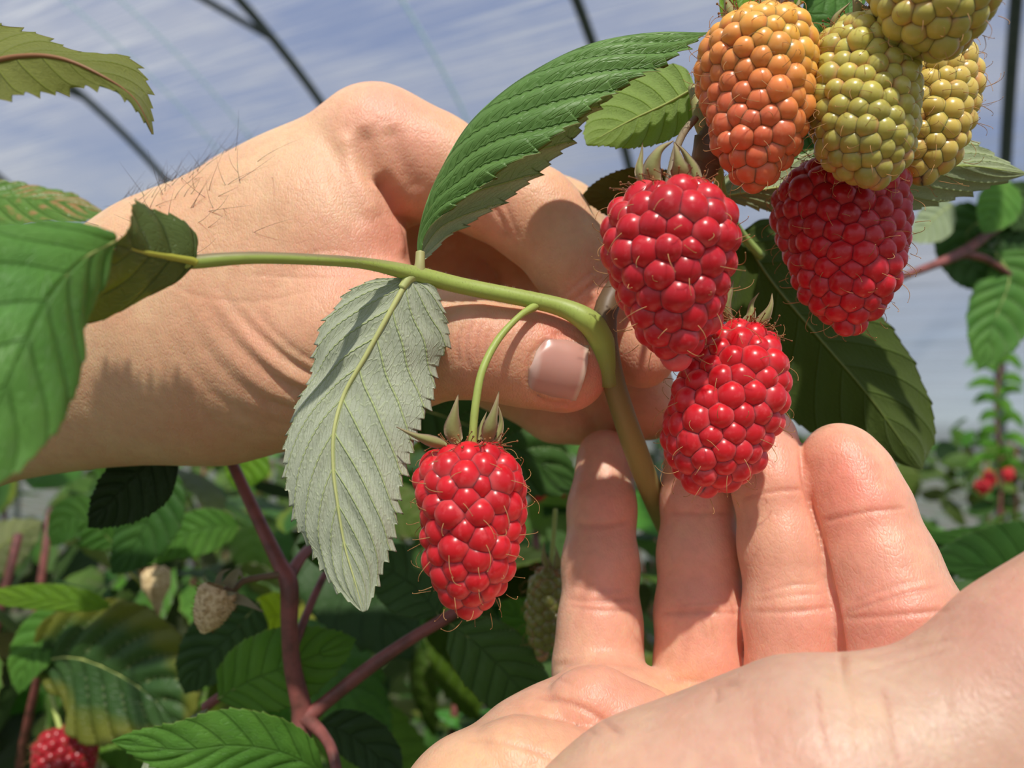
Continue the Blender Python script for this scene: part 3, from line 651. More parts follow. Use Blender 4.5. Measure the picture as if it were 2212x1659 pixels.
# ------------------------------------------------------------------ raspberries
def uvsphere(nu=18, nv=11):
    th = np.linspace(0, np.pi, nv + 1)[1:-1]; ph = np.linspace(0, 2 * np.pi, nu, endpoint=False)
    v = np.stack([np.sin(th)[:, None] * np.cos(ph), np.sin(th)[:, None] * np.sin(ph), np.cos(th)[:, None] * np.ones(nu)], -1).reshape(-1, 3)
    i, j = np.meshgrid(np.arange(nv - 2), np.arange(nu), indexing='ij'); j2 = (j + 1) % nu
    q = np.stack([i * nu + j, (i + 1) * nu + j, (i + 1) * nu + j2, i * nu + j2], -1).reshape(-1, 4); k = len(v)
    v = np.vstack([v, [[0, 0, 1], [0, 0, -1]]]); j = np.arange(nu); j2 = (j + 1) % nu
    t3 = np.vstack([np.stack([j, j2, np.full(nu, k)], 1), np.stack([(nv - 2) * nu + j2, (nv - 2) * nu + j, np.full(nu, k + 1)], 1)])
    return v, q, t3
SPH = uvsphere(); SPHLO = uvsphere(10, 7)
def berry(label, top, bot, prof, dsz, colf, mat, sepals=(), stalk=None, seed=1, squash=.92, hairs=.85, stam=70, rimc=None, group=None, lo=False, curve=0., hl=1., name='raspberry', stc=(.36, .44, .10)):
    """top/bot (px,py,mm); prof [(t, half width px)]; dsz drupelet size px; colf(t, side)->colour"""
    r = np.random.default_rng(seed); a, b = P(*top), P(*bot); H = np.linalg.norm(b - a); ax = (b - a) / H
    sc = (top[2] + bot[2]) * .0005 / F
    vx = nrm(np.cross(ax, fwd)); vz = np.cross(vx, ax)                       # sideways, and towards/away
    if vx @ RT < 0: vx = -vx; vz = -vz
    pt = np.array(prof, float); tt = np.linspace(0, 1, 200); rad = np.interp(tt, pt[:, 0], pt[:, 1]) * sc
    kk = np.ones(9) / 9; rad = np.convolve(np.pad(rad, 4, mode='edge'), kk, 'valid')
    m_len = np.r_[0, np.cumsum(np.hypot(np.diff(tt * H), np.diff(rad)))]; area = np.r_[0, np.cumsum((rad[1:] + rad[:-1]) / 2 * np.diff(m_len))]
    ds = dsz * sc; n = int(2 * np.pi * area[-1] * (1 + squash) / 2 / (ds * ds * .80))
    s = np.interp((np.arange(n) + .5) / n * area[-1], area, m_len) + r.normal(size=n) * ds * .25; s = np.clip(s, 0, m_len[-1]); ph = np.arange(n) * 2.39996 + r.normal(size=n) * .35; lf = r.uniform(0, 6.28, 4)
    def pos(s, ph, off=0.):
        t_ = np.interp(s, m_len, tt); R = np.interp(s, m_len, rad) * (1 + .035 * np.sin(2 * ph + lf[0] + 3 * t_) + .03 * np.sin(3 * ph + lf[1] - 7 * t_) + .025 * np.sin(9 * t_ + lf[2] + ph)); dr = np.interp(s, m_len, np.gradient(rad, m_len)); dz = np.interp(s, m_len, np.gradient(tt * H, m_len))
        er = np.cos(ph)[:, None] * vx + np.sin(ph)[:, None] * vz * squash
        p = a + (t_ * H)[:, None] * ax + R[:, None] * er + vx * (curve * sc * np.sin(np.pi * t_))[:, None]
        nn = nrm(er * dz[:, None] - ax * dr[:, None]); return p + nn * off, nn, er
    for it in range(45):
        p, nn, er = pos(s, ph); D = p[:, None] - p[None]; L = np.linalg.norm(D, axis=2) + np.eye(n); f = np.clip(1.12 - L / ds, 0, 1)[..., None] * D / L[..., None]; fo_ = f.sum(1) * ds * .25
        es = nrm(np.cross(nn, nrm(np.cross(ax, er)))); es = es * np.sign((es @ ax) + 1e-9)[:, None]; et = np.cross(es, nn)
        s = np.clip(s + (fo_ * es).sum(1), 0, m_len[-1]); R = np.maximum(np.interp(s, m_len, rad), ds * .3)
        e2 = -np.sin(ph)[:, None] * vx + np.cos(ph)[:, None] * vz; ph = ph + (fo_ * e2).sum(1) / R
    p, nn, er = pos(s, ph); D = np.linalg.norm(p[:, None] - p[None], axis=2) + np.eye(n); nb = np.sort(D, axis=1)[:, :4].mean(1)
    rr = np.clip(nb * .66, ds * .40, ds * .74) * r.uniform(.88, 1.12, n)
    root = empty(name, a, label, 'berry', group)
    mb = MB(); sv, sq_, st3 = SPHLO if lo else SPH; tpos = np.interp(s, m_len, tt)
    for i in range(n):
        N_ = nrm(nn[i] + r.normal(size=3) * .05); X = nrm(np.cross(N_, ax + .001)); Y = np.cross(N_, X)
        c0 = p[i] - N_ * rr[i] * (.56 + r.uniform(-.15, .15)); el = r.uniform(.90, 1.05)
        v = c0 + (sv[:, :1] * X * 1.0 + sv[:, 1:2] * Y * r.uniform(.96, 1.1) + sv[:, 2:3] * N_ * el) * rr[i]
        side = (p[i] - a) @ vx / (rad.max() + 1e-9)
        cb = np.array(colf(tpos[i], side)) * r.uniform(.88, 1.1)
        if rimc is not None:
            g = np.clip((.70 - sv[:, 2]) / .42, 0, 1)[:, None] ** 1.4 * .9; cc = cb * (1 - g) + np.array(rimc) * g
        else: cc = np.tile(cb, (len(sv), 1))
        k = mb.k; mb.add(v, sq_, cc); mb.f.append(st3 + k)
    # inner body closing the gaps
    th = np.linspace(0, 2 * np.pi, 20, endpoint=False); si = np.linspace(0, m_len[-1], 24); S_, T_ = np.meshgrid(si, th, indexing='ij')
    ip, inn, _ = pos(S_.ravel(), T_.ravel()); ip = ip - inn * np.minimum(ds * .52, np.interp(S_.ravel(), m_len, rad) * .8)[:, None]
    i, j = np.meshgrid(np.arange(23), np.arange(20), indexing='ij'); j2 = (j + 1) % 20; q = np.stack([i * 20 + j, i * 20 + j2, (i + 1) * 20 + j2, (i + 1) * 20 + j], -1).reshape(-1, 4)
    mb.add(ip, q, np.array(rimc if rimc is not None else colf(.5, 0)) * .8)
    mb.build('drupelets', mat, root)
    if hairs:
        hb = MB()
        for i in np.where(r.random(n) < hairs)[0]:
            tip = p[i] + nn[i] * rr[i] * .40; side = nrm(np.cross(nn[i], r.normal(size=3))); g = nrm(-z_ * .6 + side * 1.1 + nn[i] * .5); ln = ds * r.uniform(.35, .85) * hl
            uu = np.linspace(0, 1, 8)[:, None]; pts = tip + ax * ds * .15 + g * ln * uu + nn[i] * ln * .35 * np.sin(np.pi * uu * .8) + nrm(np.cross(g, nn[i])) * ln * .35 * r.normal() * uu ** 2 - nn[i] * 0
            ra = .000075 * ds / .0045; tubemb(hb, pts, ra * (1 - .45 * uu[:, 0]), 5, None, False); v_ = pts[-1] + SPHLO[0] * ra * 1.3; k = hb.k; hb.add(v_, SPHLO[1]); hb.f.append(SPHLO[2] + k)
        if hb.k: hb.build('style_hairs', M_style, root)['kind'] = 'stuff'
    if stam:
        sb = MB(); R0 = np.interp(0, m_len, rad) + ds * .1
        for i in range(stam):
            f_ = r.uniform(0, 2 * np.pi); er_ = math.cos(f_) * vx + math.sin(f_) * vz * squash; q0 = a + er_ * R0 * r.uniform(.5, 1.0) - ax * ds * .22
            d_ = nrm(er_ * r.uniform(.3, 1.6) - ax * r.uniform(-.1, .9) + r.normal(size=3) * .35); ln = ds * r.uniform(.3, .75); uu = np.linspace(0, 1, 5)[:, None]
            pts = q0 + d_ * ln * uu + nrm(r.normal(size=3)) * ln * .35 * uu ** 2; tubemb(sb, pts, .00009, 4, None, False); k = sb.k; sb.add(pts[-1] + SPHLO[0] * .00019 * r.uniform(.7, 1.3), SPHLO[1]); sb.f.append(SPHLO[2] + k)
        sb.build('stamens', M_stamen, root)['kind'] = 'stuff'
    for sp in sepals:                            # ([(px,py,mm)...], half width px)
        c = catmull(PP(sp[0]), 16); T = nrm(np.gradient(c, axis=0)); wv = nrm(np.cross(T, nrm(EYE - c) + vx * .001)); uu = np.linspace(0, 1, 16)
        wd = sp[1] * sc * np.interp(uu, [0, .15, .35, .6, .85, 1], [.75, 1, .95, .5, .2, .06]); bk = nrm(np.cross(wv, T)); bk = bk * np.sign((bk @ (P(CX, CY, 1000) - EYE)))[:, None]
        cv = np.linspace(-1, 1, 7); Vs = c[:, None] + wv[:, None] * (wd[:, None] * cv)[..., None] + bk[:, None] * (wd[:, None] * (1.15 * cv ** 2))[..., None]
        th_ = .00022; Vb = Vs + bk[:, None] * th_; i, j = np.meshgrid(np.arange(15), np.arange(6), indexing='ij'); q = np.stack([i * 7 + j, (i + 1) * 7 + j, (i + 1) * 7 + j + 1, i * 7 + j + 1], -1).reshape(-1, 4); kk_ = 112
        ring = [x * 7 for x in range(16)] + [105 + y for y in range(1, 7)] + [x * 7 + 6 for x in range(14, -1, -1)] + list(range(5, 0, -1)); ring = np.array(ring); nx2 = np.roll(ring, -1)
        ec = np.abs(cv)[None, :] ** 3 * np.ones((16, 1)); cc = np.array([.34, .34, .12]) * (1 - ec[..., None]) + np.array([.50, .36, .25]) * ec[..., None]; tipm = np.clip((uu - .55) * 2, 0, 1)[:, None, None]; cc = cc * (1 - tipm * .8) + np.array([.44, .30, .20]) * tipm * .8
        mb2 = MB(); mb2.add(np.vstack([Vs.reshape(-1, 3), Vb.reshape(-1, 3)]), np.vstack([q, q[:, ::-1] + kk_, np.stack([ring, nx2, nx2 + kk_, ring + kk_], 1)]), np.tile(cc.reshape(-1, 3), (2, 1)))
        mb2.build('sepal', M_sepal, root)
    if stalk is not None:
        mb2 = MB(); qq = stem(mb2, stalk, c=stc); so_ = mb2.build('stalk', M_stem, root)
        f2 = fuzz(qq, 500, .00028, .00002); f2.build('stalk_fuzz', M_fuzz, so_)['kind'] = 'stuff'
    return root
RED = lambda t, s: (.66, .011, .022)
RED2 = lambda t, s: (.58, .009, .022)
RR = (.84, .13, .14)
def ORA(t, s): k = min(1, max(0, (t - .12 - .22 * s) * 1.7)); return np.array([.86, .44, .08]) * (1 - k) + np.array([.74, .17, .07]) * k
GRN = lambda t, s: np.array([.56, .50, .11]) * (1 - .25 * t) + np.array([.1, .0, 0]) * 0
berry('ripe red raspberry hanging alone on a curved green stalk beside the pale leaf', (1016, 975, 139), (1018, 1318, 137), [(0, 58), (.05, 88), (.16, 112), (.35, 112), (.55, 102), (.75, 88), (.88, 66), (.96, 40), (1, 12)], 52, RED, M_red, rimc=RR, sepals=
      [([(988, 958, 138), (978, 925, 137), (984, 880, 137), (990, 852, 138)], 20), ([(1052, 958, 138), (1058, 925, 136), (1070, 880, 136), (1078, 845, 137)], 17), ([(1068, 955, 141), (1082, 920, 142), (1080, 890, 142), (1074, 872, 142)], 9), ([(1035, 950, 142), (1040, 920, 143), (1052, 888, 144)], 8), ([(965, 962, 137), (930, 952, 135), (890, 938, 134), (856, 922, 134)], 13)],
      stalk=[(1158, 660, 150.5, 10), (1120, 685, 147, 7), (1075, 735, 144, 8), (1042, 800, 141, 8.5), (1028, 870, 139.5, 9), (1022, 930, 139, 9), (1020, 968, 139, 10)], seed=3)
berry('large ripe red raspberry in front, in the upper middle, green sepals curling above it', (1441, 415, 134), (1462, 776, 136), [(0, 78), (.05, 108), (.14, 126), (.30, 134), (.45, 130), (.62, 112), (.80, 84), (.92, 54), (1, 14)], 57, RED2, M_red, rimc=RR, sepals=
      [([(1395, 395, 135), (1382, 365, 136), (1386, 330, 137), (1388, 308, 137)], 14), ([(1418, 398, 132), (1408, 365, 131), (1425, 325, 131), (1455, 304, 133)], 20), ([(1480, 398, 133), (1470, 365, 131), (1462, 330, 131), (1456, 306, 132)], 22), ([(1505, 395, 136), (1495, 360, 136), (1475, 325, 136), (1458, 308, 136)], 15)],
      stalk=[(1502, 256, 147, 8), (1478, 285, 145, 8), (1462, 320, 141, 8), (1450, 370, 137, 9), (1443, 412, 134, 10)], seed=5, stc=(.22, .17, .10))
berry('ripe red raspberry touching the lower right side of the large front berry, pointing down', (1618, 722, 147), (1508, 1052, 143), [(0, 50), (.06, 78), (.18, 102), (.36, 114), (.55, 112), (.72, 104), (.86, 84), (.95, 54), (1, 20)], 49, RED, M_red, rimc=RR, sepals=
      [([(1573, 695, 147), (1566, 665, 146), (1578, 630, 146), (1584, 606, 147)], 15), ([(1610, 700, 148), (1622, 680, 148), (1624, 655, 149), (1640, 632, 149)], 12), ([(1632, 705, 146), (1650, 688, 145), (1665, 660, 145), (1668, 633, 146)], 13)], stalk=None, seed=8)
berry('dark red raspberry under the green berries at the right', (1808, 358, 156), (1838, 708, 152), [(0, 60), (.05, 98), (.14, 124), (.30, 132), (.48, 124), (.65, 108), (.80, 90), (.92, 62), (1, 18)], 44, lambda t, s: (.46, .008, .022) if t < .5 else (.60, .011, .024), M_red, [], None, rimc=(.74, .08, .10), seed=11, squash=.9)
berry('orange half-ripe raspberry in the top cluster', (1640, 50, 141), (1632, 400, 139), [(0, 66), (.05, 96), (.15, 116), (.30, 122), (.46, 112), (.62, 100), (.78, 84), (.90, 56), (.97, 34), (1, 12)], 44, ORA, M_green,
      [([(1592, 48, 140), (1575, 20, 140), (1565, -15, 141)], 20), ([(1655, 35, 139), (1655, 5, 138), (1662, -30, 139)], 30), ([(1715, 45, 141), (1722, 20, 141), (1728, -8, 142)], 12)],
      [(1668, -60, 146, 9), (1655, 0, 143, 9), (1645, 45, 141, 10)], seed=13, rimc=(.74, .20, .09))
berry('yellow-green unripe raspberry beside the orange one', (1862, 80, 142), (1882, 388, 134), [(0, 66), (.06, 98), (.20, 116), (.42, 116), (.62, 104), (.80, 90), (.92, 64), (1, 22)], 40, GRN, M_green,
      [([(1800, 70, 143), (1808, 35, 142), (1838, 4, 142)], 10), ([(1868, 52, 141), (1855, 20, 140), (1842, -10, 141)], 26), ([(1910, 62, 143), (1922, 40, 144), (1935, 32, 145)], 16)],
      [(1850, -50, 148, 9), (1852, 10, 144, 9), (1860, 70, 142, 10)], seed=17, rimc=(.66, .30, .13), curve=-10)
berry('yellow-green unripe raspberry cut off by the top edge of the picture', (1985, -190, 130), (2040, 112, 128), [(0, 60), (.06, 96), (.20, 116), (.45, 124), (.65, 118), (.80, 104), (.92, 72), (1, 26)], 46, lambda t, s: (.50, .44, .10), M_green, [([(1945, -200, 131), (1930, -240, 131), (1940, -270, 132)], 20)],
      [(1960, -300, 140, 9), (1975, -250, 134, 9), (1985, -195, 130, 10)], seed=19, rimc=(.62, .27, .12))
berry('yellowish unripe raspberry mostly hidden behind its two green neighbours', (2018, 92, 158), (1995, 385, 154), [(0, 50), (.08, 76), (.25, 88), (.50, 86), (.72, 78), (.88, 58), (1, 18)], 40, lambda t, s: (.66, .50, .12), M_green, [], [(2010, -60, 160, 9), (2014, 20, 159, 9), (2018, 85, 158, 9)], seed=23, rimc=(.72, .30, .12), hl=1.3)
berry('small green unripe raspberry low behind the little finger', (1185, 1240, 215), (1172, 1415, 213), [(0, 24), (.1, 36), (.3, 42), (.6, 38), (.85, 26), (1, 8)], 27, lambda t, s: (.22, .23, .055), M_green, [([(1190, 1235, 214), (1176, 1205, 213), (1175, 1170, 213)], 9), ([(1198, 1232, 214), (1205, 1215, 213), (1200, 1180, 213)], 9)], [(1200, 1100, 225, 5), (1195, 1170, 220, 5), (1188, 1238, 215, 6)], seed=27, rimc=(.45, .24, .12), hl=1.2, stam=40)
berry('dark red raspberry in the bottom left corner under a big ribbed leaf', (132, 1580, 318), (152, 1735, 312), [(0, 34), (.1, 52), (.4, 58), (.7, 46), (1, 8)], 24, lambda t, s: (.36, .006, .014), M_red, [], [(110, 1500, 328, 5), (120, 1540, 322, 5), (131, 1578, 318, 6)], seed=29, lo=True, stam=20)

# bare receptacles left after picking
def receptacle(label, a, b, r0, seed, seps, stalk, tail=False):
    root = empty('berry_receptacle', P(*a), label, 'receptacle'); r = np.random.default_rng(seed); A, B = P(*a), P(*b); ax = B - A; H = np.linalg.norm(ax); ax /= H; vx = nrm(np.cross(ax, fwd)); vz = np.cross(vx, ax); sc = a[2] * .001 / F
    tt = np.linspace(0, 1, 26); pr = np.interp(tt, [0, .1, .35, .6, .8, 1], [.75, 1, .95, .8, .6, .12] if not tail else [.6, 1, .95, .4, .16, .05]) * r0 * sc; th = np.linspace(0, 2 * np.pi, 24, endpoint=False)
    bump = 1 + (.10 * (((np.arange(26)[:, None] + np.arange(24)[None]) % 2) - .5) if not tail else 0)
    v = A + (tt * H)[:, None, None] * ax + (pr[:, None] * bump)[..., None] * (np.cos(th)[None, :, None] * vx + np.sin(th)[None, :, None] * vz)
    i, j = np.meshgrid(np.arange(25), np.arange(24), indexing='ij'); j2 = (j + 1) % 24; mesh('core', v.reshape(-1, 3), np.stack([i * 24 + j, i * 24 + j2, (i + 1) * 24 + j2, (i + 1) * 24 + j], -1).reshape(-1, 4), M_core, root)
    sb = MB()
    for _ in range(150 if not tail else 60):
        f_ = r.uniform(0, 6.283); u_ = r.uniform(0, .95) if not tail else r.uniform(0, .1); R = np.interp(u_, tt, pr); er = math.cos(f_) * vx + math.sin(f_) * vz; q0 = A + ax * u_ * H + er * R; ln = r0 * sc * r.uniform(.1, .22) * (1.6 if u_ < .12 else 1)
        uu = np.linspace(0, 1, 4)[:, None]; tubemb(sb, q0 + nrm(er + r.normal(size=3) * .4) * ln * uu, .00007, 4, None, False)
    sb.build('stamens', M_stamen, root)['kind'] = 'stuff'
    for pts, w_ in seps:
        c = catmull(PP(pts), 12); T = nrm(np.gradient(c, axis=0)); wv = nrm(np.cross(T, nrm(EYE - c))); wd = w_ * sc * np.interp(np.linspace(0, 1, 12), [0, .4, 1], [1, .8, .06]); Vs = np.stack([c - wv * wd[:, None], c + fwd * .0006, c + wv * wd[:, None]], 1); Vb = Vs + fwd * .0003
        i, j = np.meshgrid(np.arange(11), np.arange(2), indexing='ij'); q = np.stack([i * 3 + j, (i + 1) * 3 + j, (i + 1) * 3 + j + 1, i * 3 + j + 1], -1).reshape(-1, 4); m2 = MB(); m2.add(np.vstack([Vs.reshape(-1, 3), Vb.reshape(-1, 3)]), np.vstack([q, q[:, ::-1] + 36]), (.30, .27, .16)); m2.build('sepal', M_sepal, root)
    m2 = MB(); stem(m2, stalk, c=(.16, .10, .05)); m2.build('stalk', M_stem, root); return root
receptacle('dried beige berry core with curled sepals on a dark red side twig', (478, 1268, 208), (438, 1368, 205), 44, 3, [([(490, 1268, 207), (512, 1235, 205), (525, 1248, 203)], 14), ([(500, 1290, 207), (530, 1300, 204), (568, 1322, 203)], 12), ([(470, 1262, 208), (478, 1238, 209), (500, 1228, 210)], 7), ([(488, 1282, 204), (505, 1282, 202), (518, 1278, 201)], 5)],
           [(612, 1240, 213, 8), (560, 1248, 212, 7), (525, 1256, 210, 7), (505, 1275, 209, 6), (485, 1272, 208, 7)])
receptacle('blurred tan teardrop berry core hanging lower left', (336, 1225, 330), (342, 1350, 326), 30, 4, [], [(290, 1120, 350, 4), (310, 1170, 340, 4), (330, 1200, 334, 5), (336, 1226, 330, 6)], tail=True)

# ------------------------------------------------------------------ the held cane with its leaves
CA = empty('raspberry_cane', P(1300, 700, 152), 'raspberry cane pinched by the upper hand, its compound leaf crossing in front', 'plant')
GR = (.36, .46, .09); GB = (.30, .27, .09); BR = (.13, .075, .04)
mb = MB(); qs = stem(mb, [(1540, 300, 150, 40), (1522, 360, 152, 32), (1490, 420, 156, 26), (1420, 520, 160, 24), (1350, 600, 158, 25), (1312, 660, 154, 26), (1306, 720, 153, 27), (1322, 810, 156, 25), (1345, 890, 161, 25), (1378, 985, 170, 26), (1412, 1075, 182, 24), (1450, 1160, 200, 22), (1520, 1290, 230, 22), (1600, 1500, 280, 22), (1640, 1800, 330, 22)], 120)
cc = np.vstack([np.repeat(np.array([np.array(BR) * (1 - k) + np.array(GB) * k for k in np.clip((np.linspace(0, 1, 120) - .12) * 9, 0, 1)]), 14, 0), np.tile(BR, (1, 1)), np.tile(GB, (1, 1))])
mb.c = [cc]; o = mb.build('stem', M_stem, CA); fuzz(qs, 1500, .00025, .000018, 0, .55).build('stem_fuzz', M_fuzz, o)['kind'] = 'stuff'
mb = MB(); stem(mb, [(1700, -120, 152, 22), (1690, 0, 152, 24), (1650, 120, 154, 28), (1590, 220, 152, 32), (1545, 300, 150, 38), (1530, 350, 151, 34)], c=BR); mb.build('upper_stem', M_stem, CA)
mb = MB(); stem(mb, [(1496, 190, 156, 10), (1506, 225, 153, 13), (1516, 262, 151, 18), (1538, 300, 150, 24)], c=(.28, .27, .10)); mb.build('petiole', M_stem, CA)
mb = MB(); qp = stem(mb, [(395, 572, 117, 10), (430, 565, 119, 15), (550, 557, 123, 13), (700, 562, 130, 12), (800, 571, 139, 13), (900, 593, 145, 18), (1000, 618, 148.5, 18), (1120, 642, 150.5, 18), (1210, 663, 151.5, 20), (1262, 688, 151, 26), (1295, 722, 152.5, 30), (1308, 770, 154, 27), (1318, 830, 156, 20)], 90, c=GR)
vv_ = mb.v[0]; ce = np.repeat(qp[:, :3], 14, 0); upn = nrm(vv_[:90 * 14] - ce) @ UP; uu_ = np.repeat(np.linspace(0, 1, 90), 14)
kk_ = np.clip((upn - .25) * 3, 0, 1) * np.clip((.55 - uu_) * 4, .25, 1) * .85; cc = np.array(GR) * (1 - kk_[:, None]) + np.array([.20, .12, .09]) * kk_[:, None]; tail = np.clip((uu_ - .90) * 9, 0, 1)[:, None] * .8; cc = cc * (1 - tail) + np.array([.17, .15, .05]) * tail
mb.c = [np.vstack([cc, np.tile(GR, (len(vv_) - 1260, 1))])]
o = mb.build('petiole', M_stem, CA); fuzz(qp, 3200, .0004, .00002).build('petiole_fuzz', M_fuzz, o)['kind'] = 'stuff'
mb = MB(); stem(mb, [(905, 590, 145, 14), (907, 570, 145, 11), (908, 545, 145.5, 10)], c=(.42, .40, .16)); mb.build('leaf_stalk', M_stem, CA)
mb = MB(); stem(mb, [(905, 592, 145, 14), (885, 600, 144, 12), (868, 622, 143, 9)], c=(.46, .50, .18)); mb.build('leaf_stalk', M_stem, CA)
# folded dark green leaflet pointing to the upper right
leaf(CA, [(905, 560, 146), (903, 520, 148), (918, 450, 148), (950, 372, 148), (1010, 272, 148), (1090, 196, 148), (1180, 138, 148), (1262, 100, 148), (1340, 80, 148), (1430, 70, 148), (1528, 72, 148)],
     [(908, 568, 147), (940, 545, 149), (975, 512, 151), (1030, 480, 152), (1105, 431, 154), (1145, 396, 155), (1190, 355, 156), (1235, 310, 156), (1275, 255, 157), (1360, 170, 156), (1440, 110, 153), (1528, 73, 149)],
     [(906, 562, 146), (925, 505, 145), (975, 455, 143), (1020, 428, 142), (1065, 387, 141), (1125, 352, 140), (1190, 312, 140), (1262, 248, 140), (1325, 200, 141), (1385, 168, 142), (1445, 136, 144), (1490, 100, 146), (1528, 73, 148)],
     G_dark, rows=260, cols=20, nv=7.5, k=.42, teeth=.10, tpv=3, pleat=.10, bulge=.10, seed=3, ripple=.03, ribw=.012, ribc=(.16, .32, .08), tint=(1.15, 1.12, 1.1), label='folded dark green leaflet with deep side veins')
# pale underside leaflet hanging down
leaf(CA, *[[(x, y, d + 5 - max(0, (y - 820) / 500) * 15) for x, y, d in l_] for l_ in ([(884, 602, 139), (840, 680, 137), (790, 770, 136), (745, 850, 136), (722, 930, 136), (720, 1010, 137), (728, 1080, 138), (745, 1180, 140), (768, 1260, 141), (785, 1322, 142)],
     [(868, 600, 140), (780, 610, 142), (715, 670, 142), (682, 730, 141), (672, 800, 140), (630, 890, 139), (610, 980, 139), (617, 1060, 140), (640, 1140, 141), (672, 1190, 142), (705, 1250, 142), (745, 1290, 142), (780, 1320, 142)],
     [(900, 604, 140), (945, 625, 141), (968, 690, 142), (975, 735, 142), (950, 790, 141), (940, 855, 140), (915, 910, 139), (890, 985, 139), (868, 1060, 139), (860, 1130, 140), (845, 1190, 141), (820, 1250, 142), (795, 1318, 142)])],
     G_dark, rows=280, cols=22, nv=10, k=.36, teeth=.10, tpv=3, pleat=.07, bulge=-.10, under=True, seed=5, ripple=.03, ribw=.027, ribc=(.50, .52, .20), label='pale grey-green underside of a hanging leaflet')
# big end leaflet near the lens, blurred, and its curled base
leaf(CA, [(400, 572, 117), (330, 560, 112), (255, 540, 103), (190, 560, 95), (120, 640, 88), (50, 760, 83), (-20, 900, 80), (-60, 1060, 78)],
     [(410, 575, 117), (380, 610, 119), (330, 640, 118), (240, 670, 110), (190, 760, 100), (175, 830, 94), (140, 900, 88), (90, 970, 84), (0, 1030, 80), (-50, 1070, 78)],
     [(425, 545, 117), (420, 480, 119), (350, 455, 119), (290, 440, 114), (225, 478, 104), (110, 475, 95), (0, 478, 86), (-120, 500, 82), (-200, 700, 78), (-150, 950, 77), (-60, 1070, 78)],
     G_mid, rows=150, cols=16, nv=9, k=.25, teeth=.05, pleat=.06, bulge=.05, seed=7, ripple=.05, brown_edge=None if False else None) if False else None
leaf(CA, [(250, 520, 100), (180, 560, 93), (110, 640, 87), (50, 760, 82), (-10, 900, 79), (-50, 1060, 77)],
     [(252, 522, 101), (215, 640, 97), (185, 720, 94), (175, 810, 90), (148, 890, 86), (95, 965, 82), (30, 1025, 79), (-45, 1070, 77)],
     [(248, 500, 100), (180, 478, 96), (90, 474, 92), (0, 480, 88), (-120, 500, 84), (-200, 700, 80), (-150, 950, 77), (-60, 1070, 77)],
     G_mid, rows=150, cols=16, nv=7, k=.22, teeth=.035, pleat=.05, bulge=.06, seed=7, ripple=.06, tint=(.85, .95, 1.05), label='large blurred green leaflet close to the lens at the left')
leaf(CA, [(425, 566, 118), (370, 556, 114), (310, 545, 108), (250, 528, 101)],
     [(428, 570, 118), (385, 605, 118), (330, 640, 116), (265, 672, 112), (190, 696, 107), (205, 620, 101), (248, 532, 100)],
     [(424, 555, 118), (430, 515, 119), (400, 480, 118), (345, 455, 115), (292, 436, 110), (284, 480, 104), (262, 505, 101)],
     G_olive, rows=90, cols=14, nv=4, k=.2, teeth=.06, pleat=.06, bulge=.05, under=False, seed=9, ripple=.08, ribw=.05, ribc=(.42, .42, .05), tint=(.75, .7, .75), label='olive curled leaf base where the blurred leaflet twists')
# leaves of the same cane at the top right and behind the berries
leaf(CA, [(1500, 192, 157), (1440, 225, 160), (1360, 262, 163), (1268, 312, 165)], [(1502, 190, 157), (1480, 145, 162), (1420, 142, 167), (1350, 170, 171), (1285, 215, 172), (1262, 280, 168), (1266, 312, 165)],
     [(1505, 198, 157), (1500, 250, 156), (1470, 290, 157), (1400, 318, 160), (1330, 318, 163), (1268, 314, 165)], G_lime, rows=130, cols=14, nv=8, k=.25, teeth=.04, pleat=.05, under=True, seed=11, ripple=.04, tint=(.8, .9, .8), label='backlit yellow-green leaf behind the folded leaf')
leaf(CA, [(1500, 440, 175), (1400, 425, 178), (1320, 425, 180), (1252, 428, 182)], [(1500, 445, 175), (1400, 480, 178), (1330, 475, 181), (1253, 430, 182)], [(1500, 420, 174), (1450, 370, 174), (1360, 362, 176), (1290, 390, 180), (1253, 426, 182)], G_olive, rows=100, cols=12, nv=8, k=.25, teeth=.07, pleat=.05, under=True, seed=12, tint=(.55, .42, .42), label='brownish green leaf tip behind the large front berry')
leaf(CA, [(1555, 425, 168), (1680, 405, 170), (1800, 392, 171), (1960, 375, 170), (2080, 358, 168), (2215, 375, 165)], [(1556, 428, 168), (1600, 445, 170), (1680, 462, 173), (1800, 480, 175), (1950, 462, 174), (2080, 425, 171), (2215, 378, 165)],
     [(1548, 418, 168), (1556, 385, 169), (1620, 360, 171), (1760, 320, 174), (1900, 300, 175), (2050, 288, 173), (2110, 310, 170), (2215, 372, 165)], G_dark, rows=200, cols=14, nv=10, k=.28, teeth=.12, tpv=2, pleat=.09, under=True, seed=13, ripple=.03, tint=(.82, .88, .7), label='pale serrated leaf underside behind the green berries')
leaf(CA, [(1600, 500, 190), (1660, 600, 192), (1760, 720, 194), (1880, 860, 196), (1990, 1015, 198)], [(1602, 498, 190), (1660, 470, 194), (1760, 500, 200), (1880, 650, 204), (1980, 790, 204), (2020, 920, 202), (1992, 1015, 198)],
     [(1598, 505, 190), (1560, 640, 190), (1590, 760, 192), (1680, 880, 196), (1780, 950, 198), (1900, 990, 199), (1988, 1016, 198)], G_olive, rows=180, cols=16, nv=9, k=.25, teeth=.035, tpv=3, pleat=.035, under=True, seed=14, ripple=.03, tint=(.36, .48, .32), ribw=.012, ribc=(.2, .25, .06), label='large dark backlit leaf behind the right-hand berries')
mb = MB(); stem(mb, [(1540, 310, 151, 16), (1560, 420, 165, 11), (1590, 490, 185, 10), (1645, 555, 190, 9)], c=(.3, .4, .1)); mb.build('petiole', M_stem, CA)
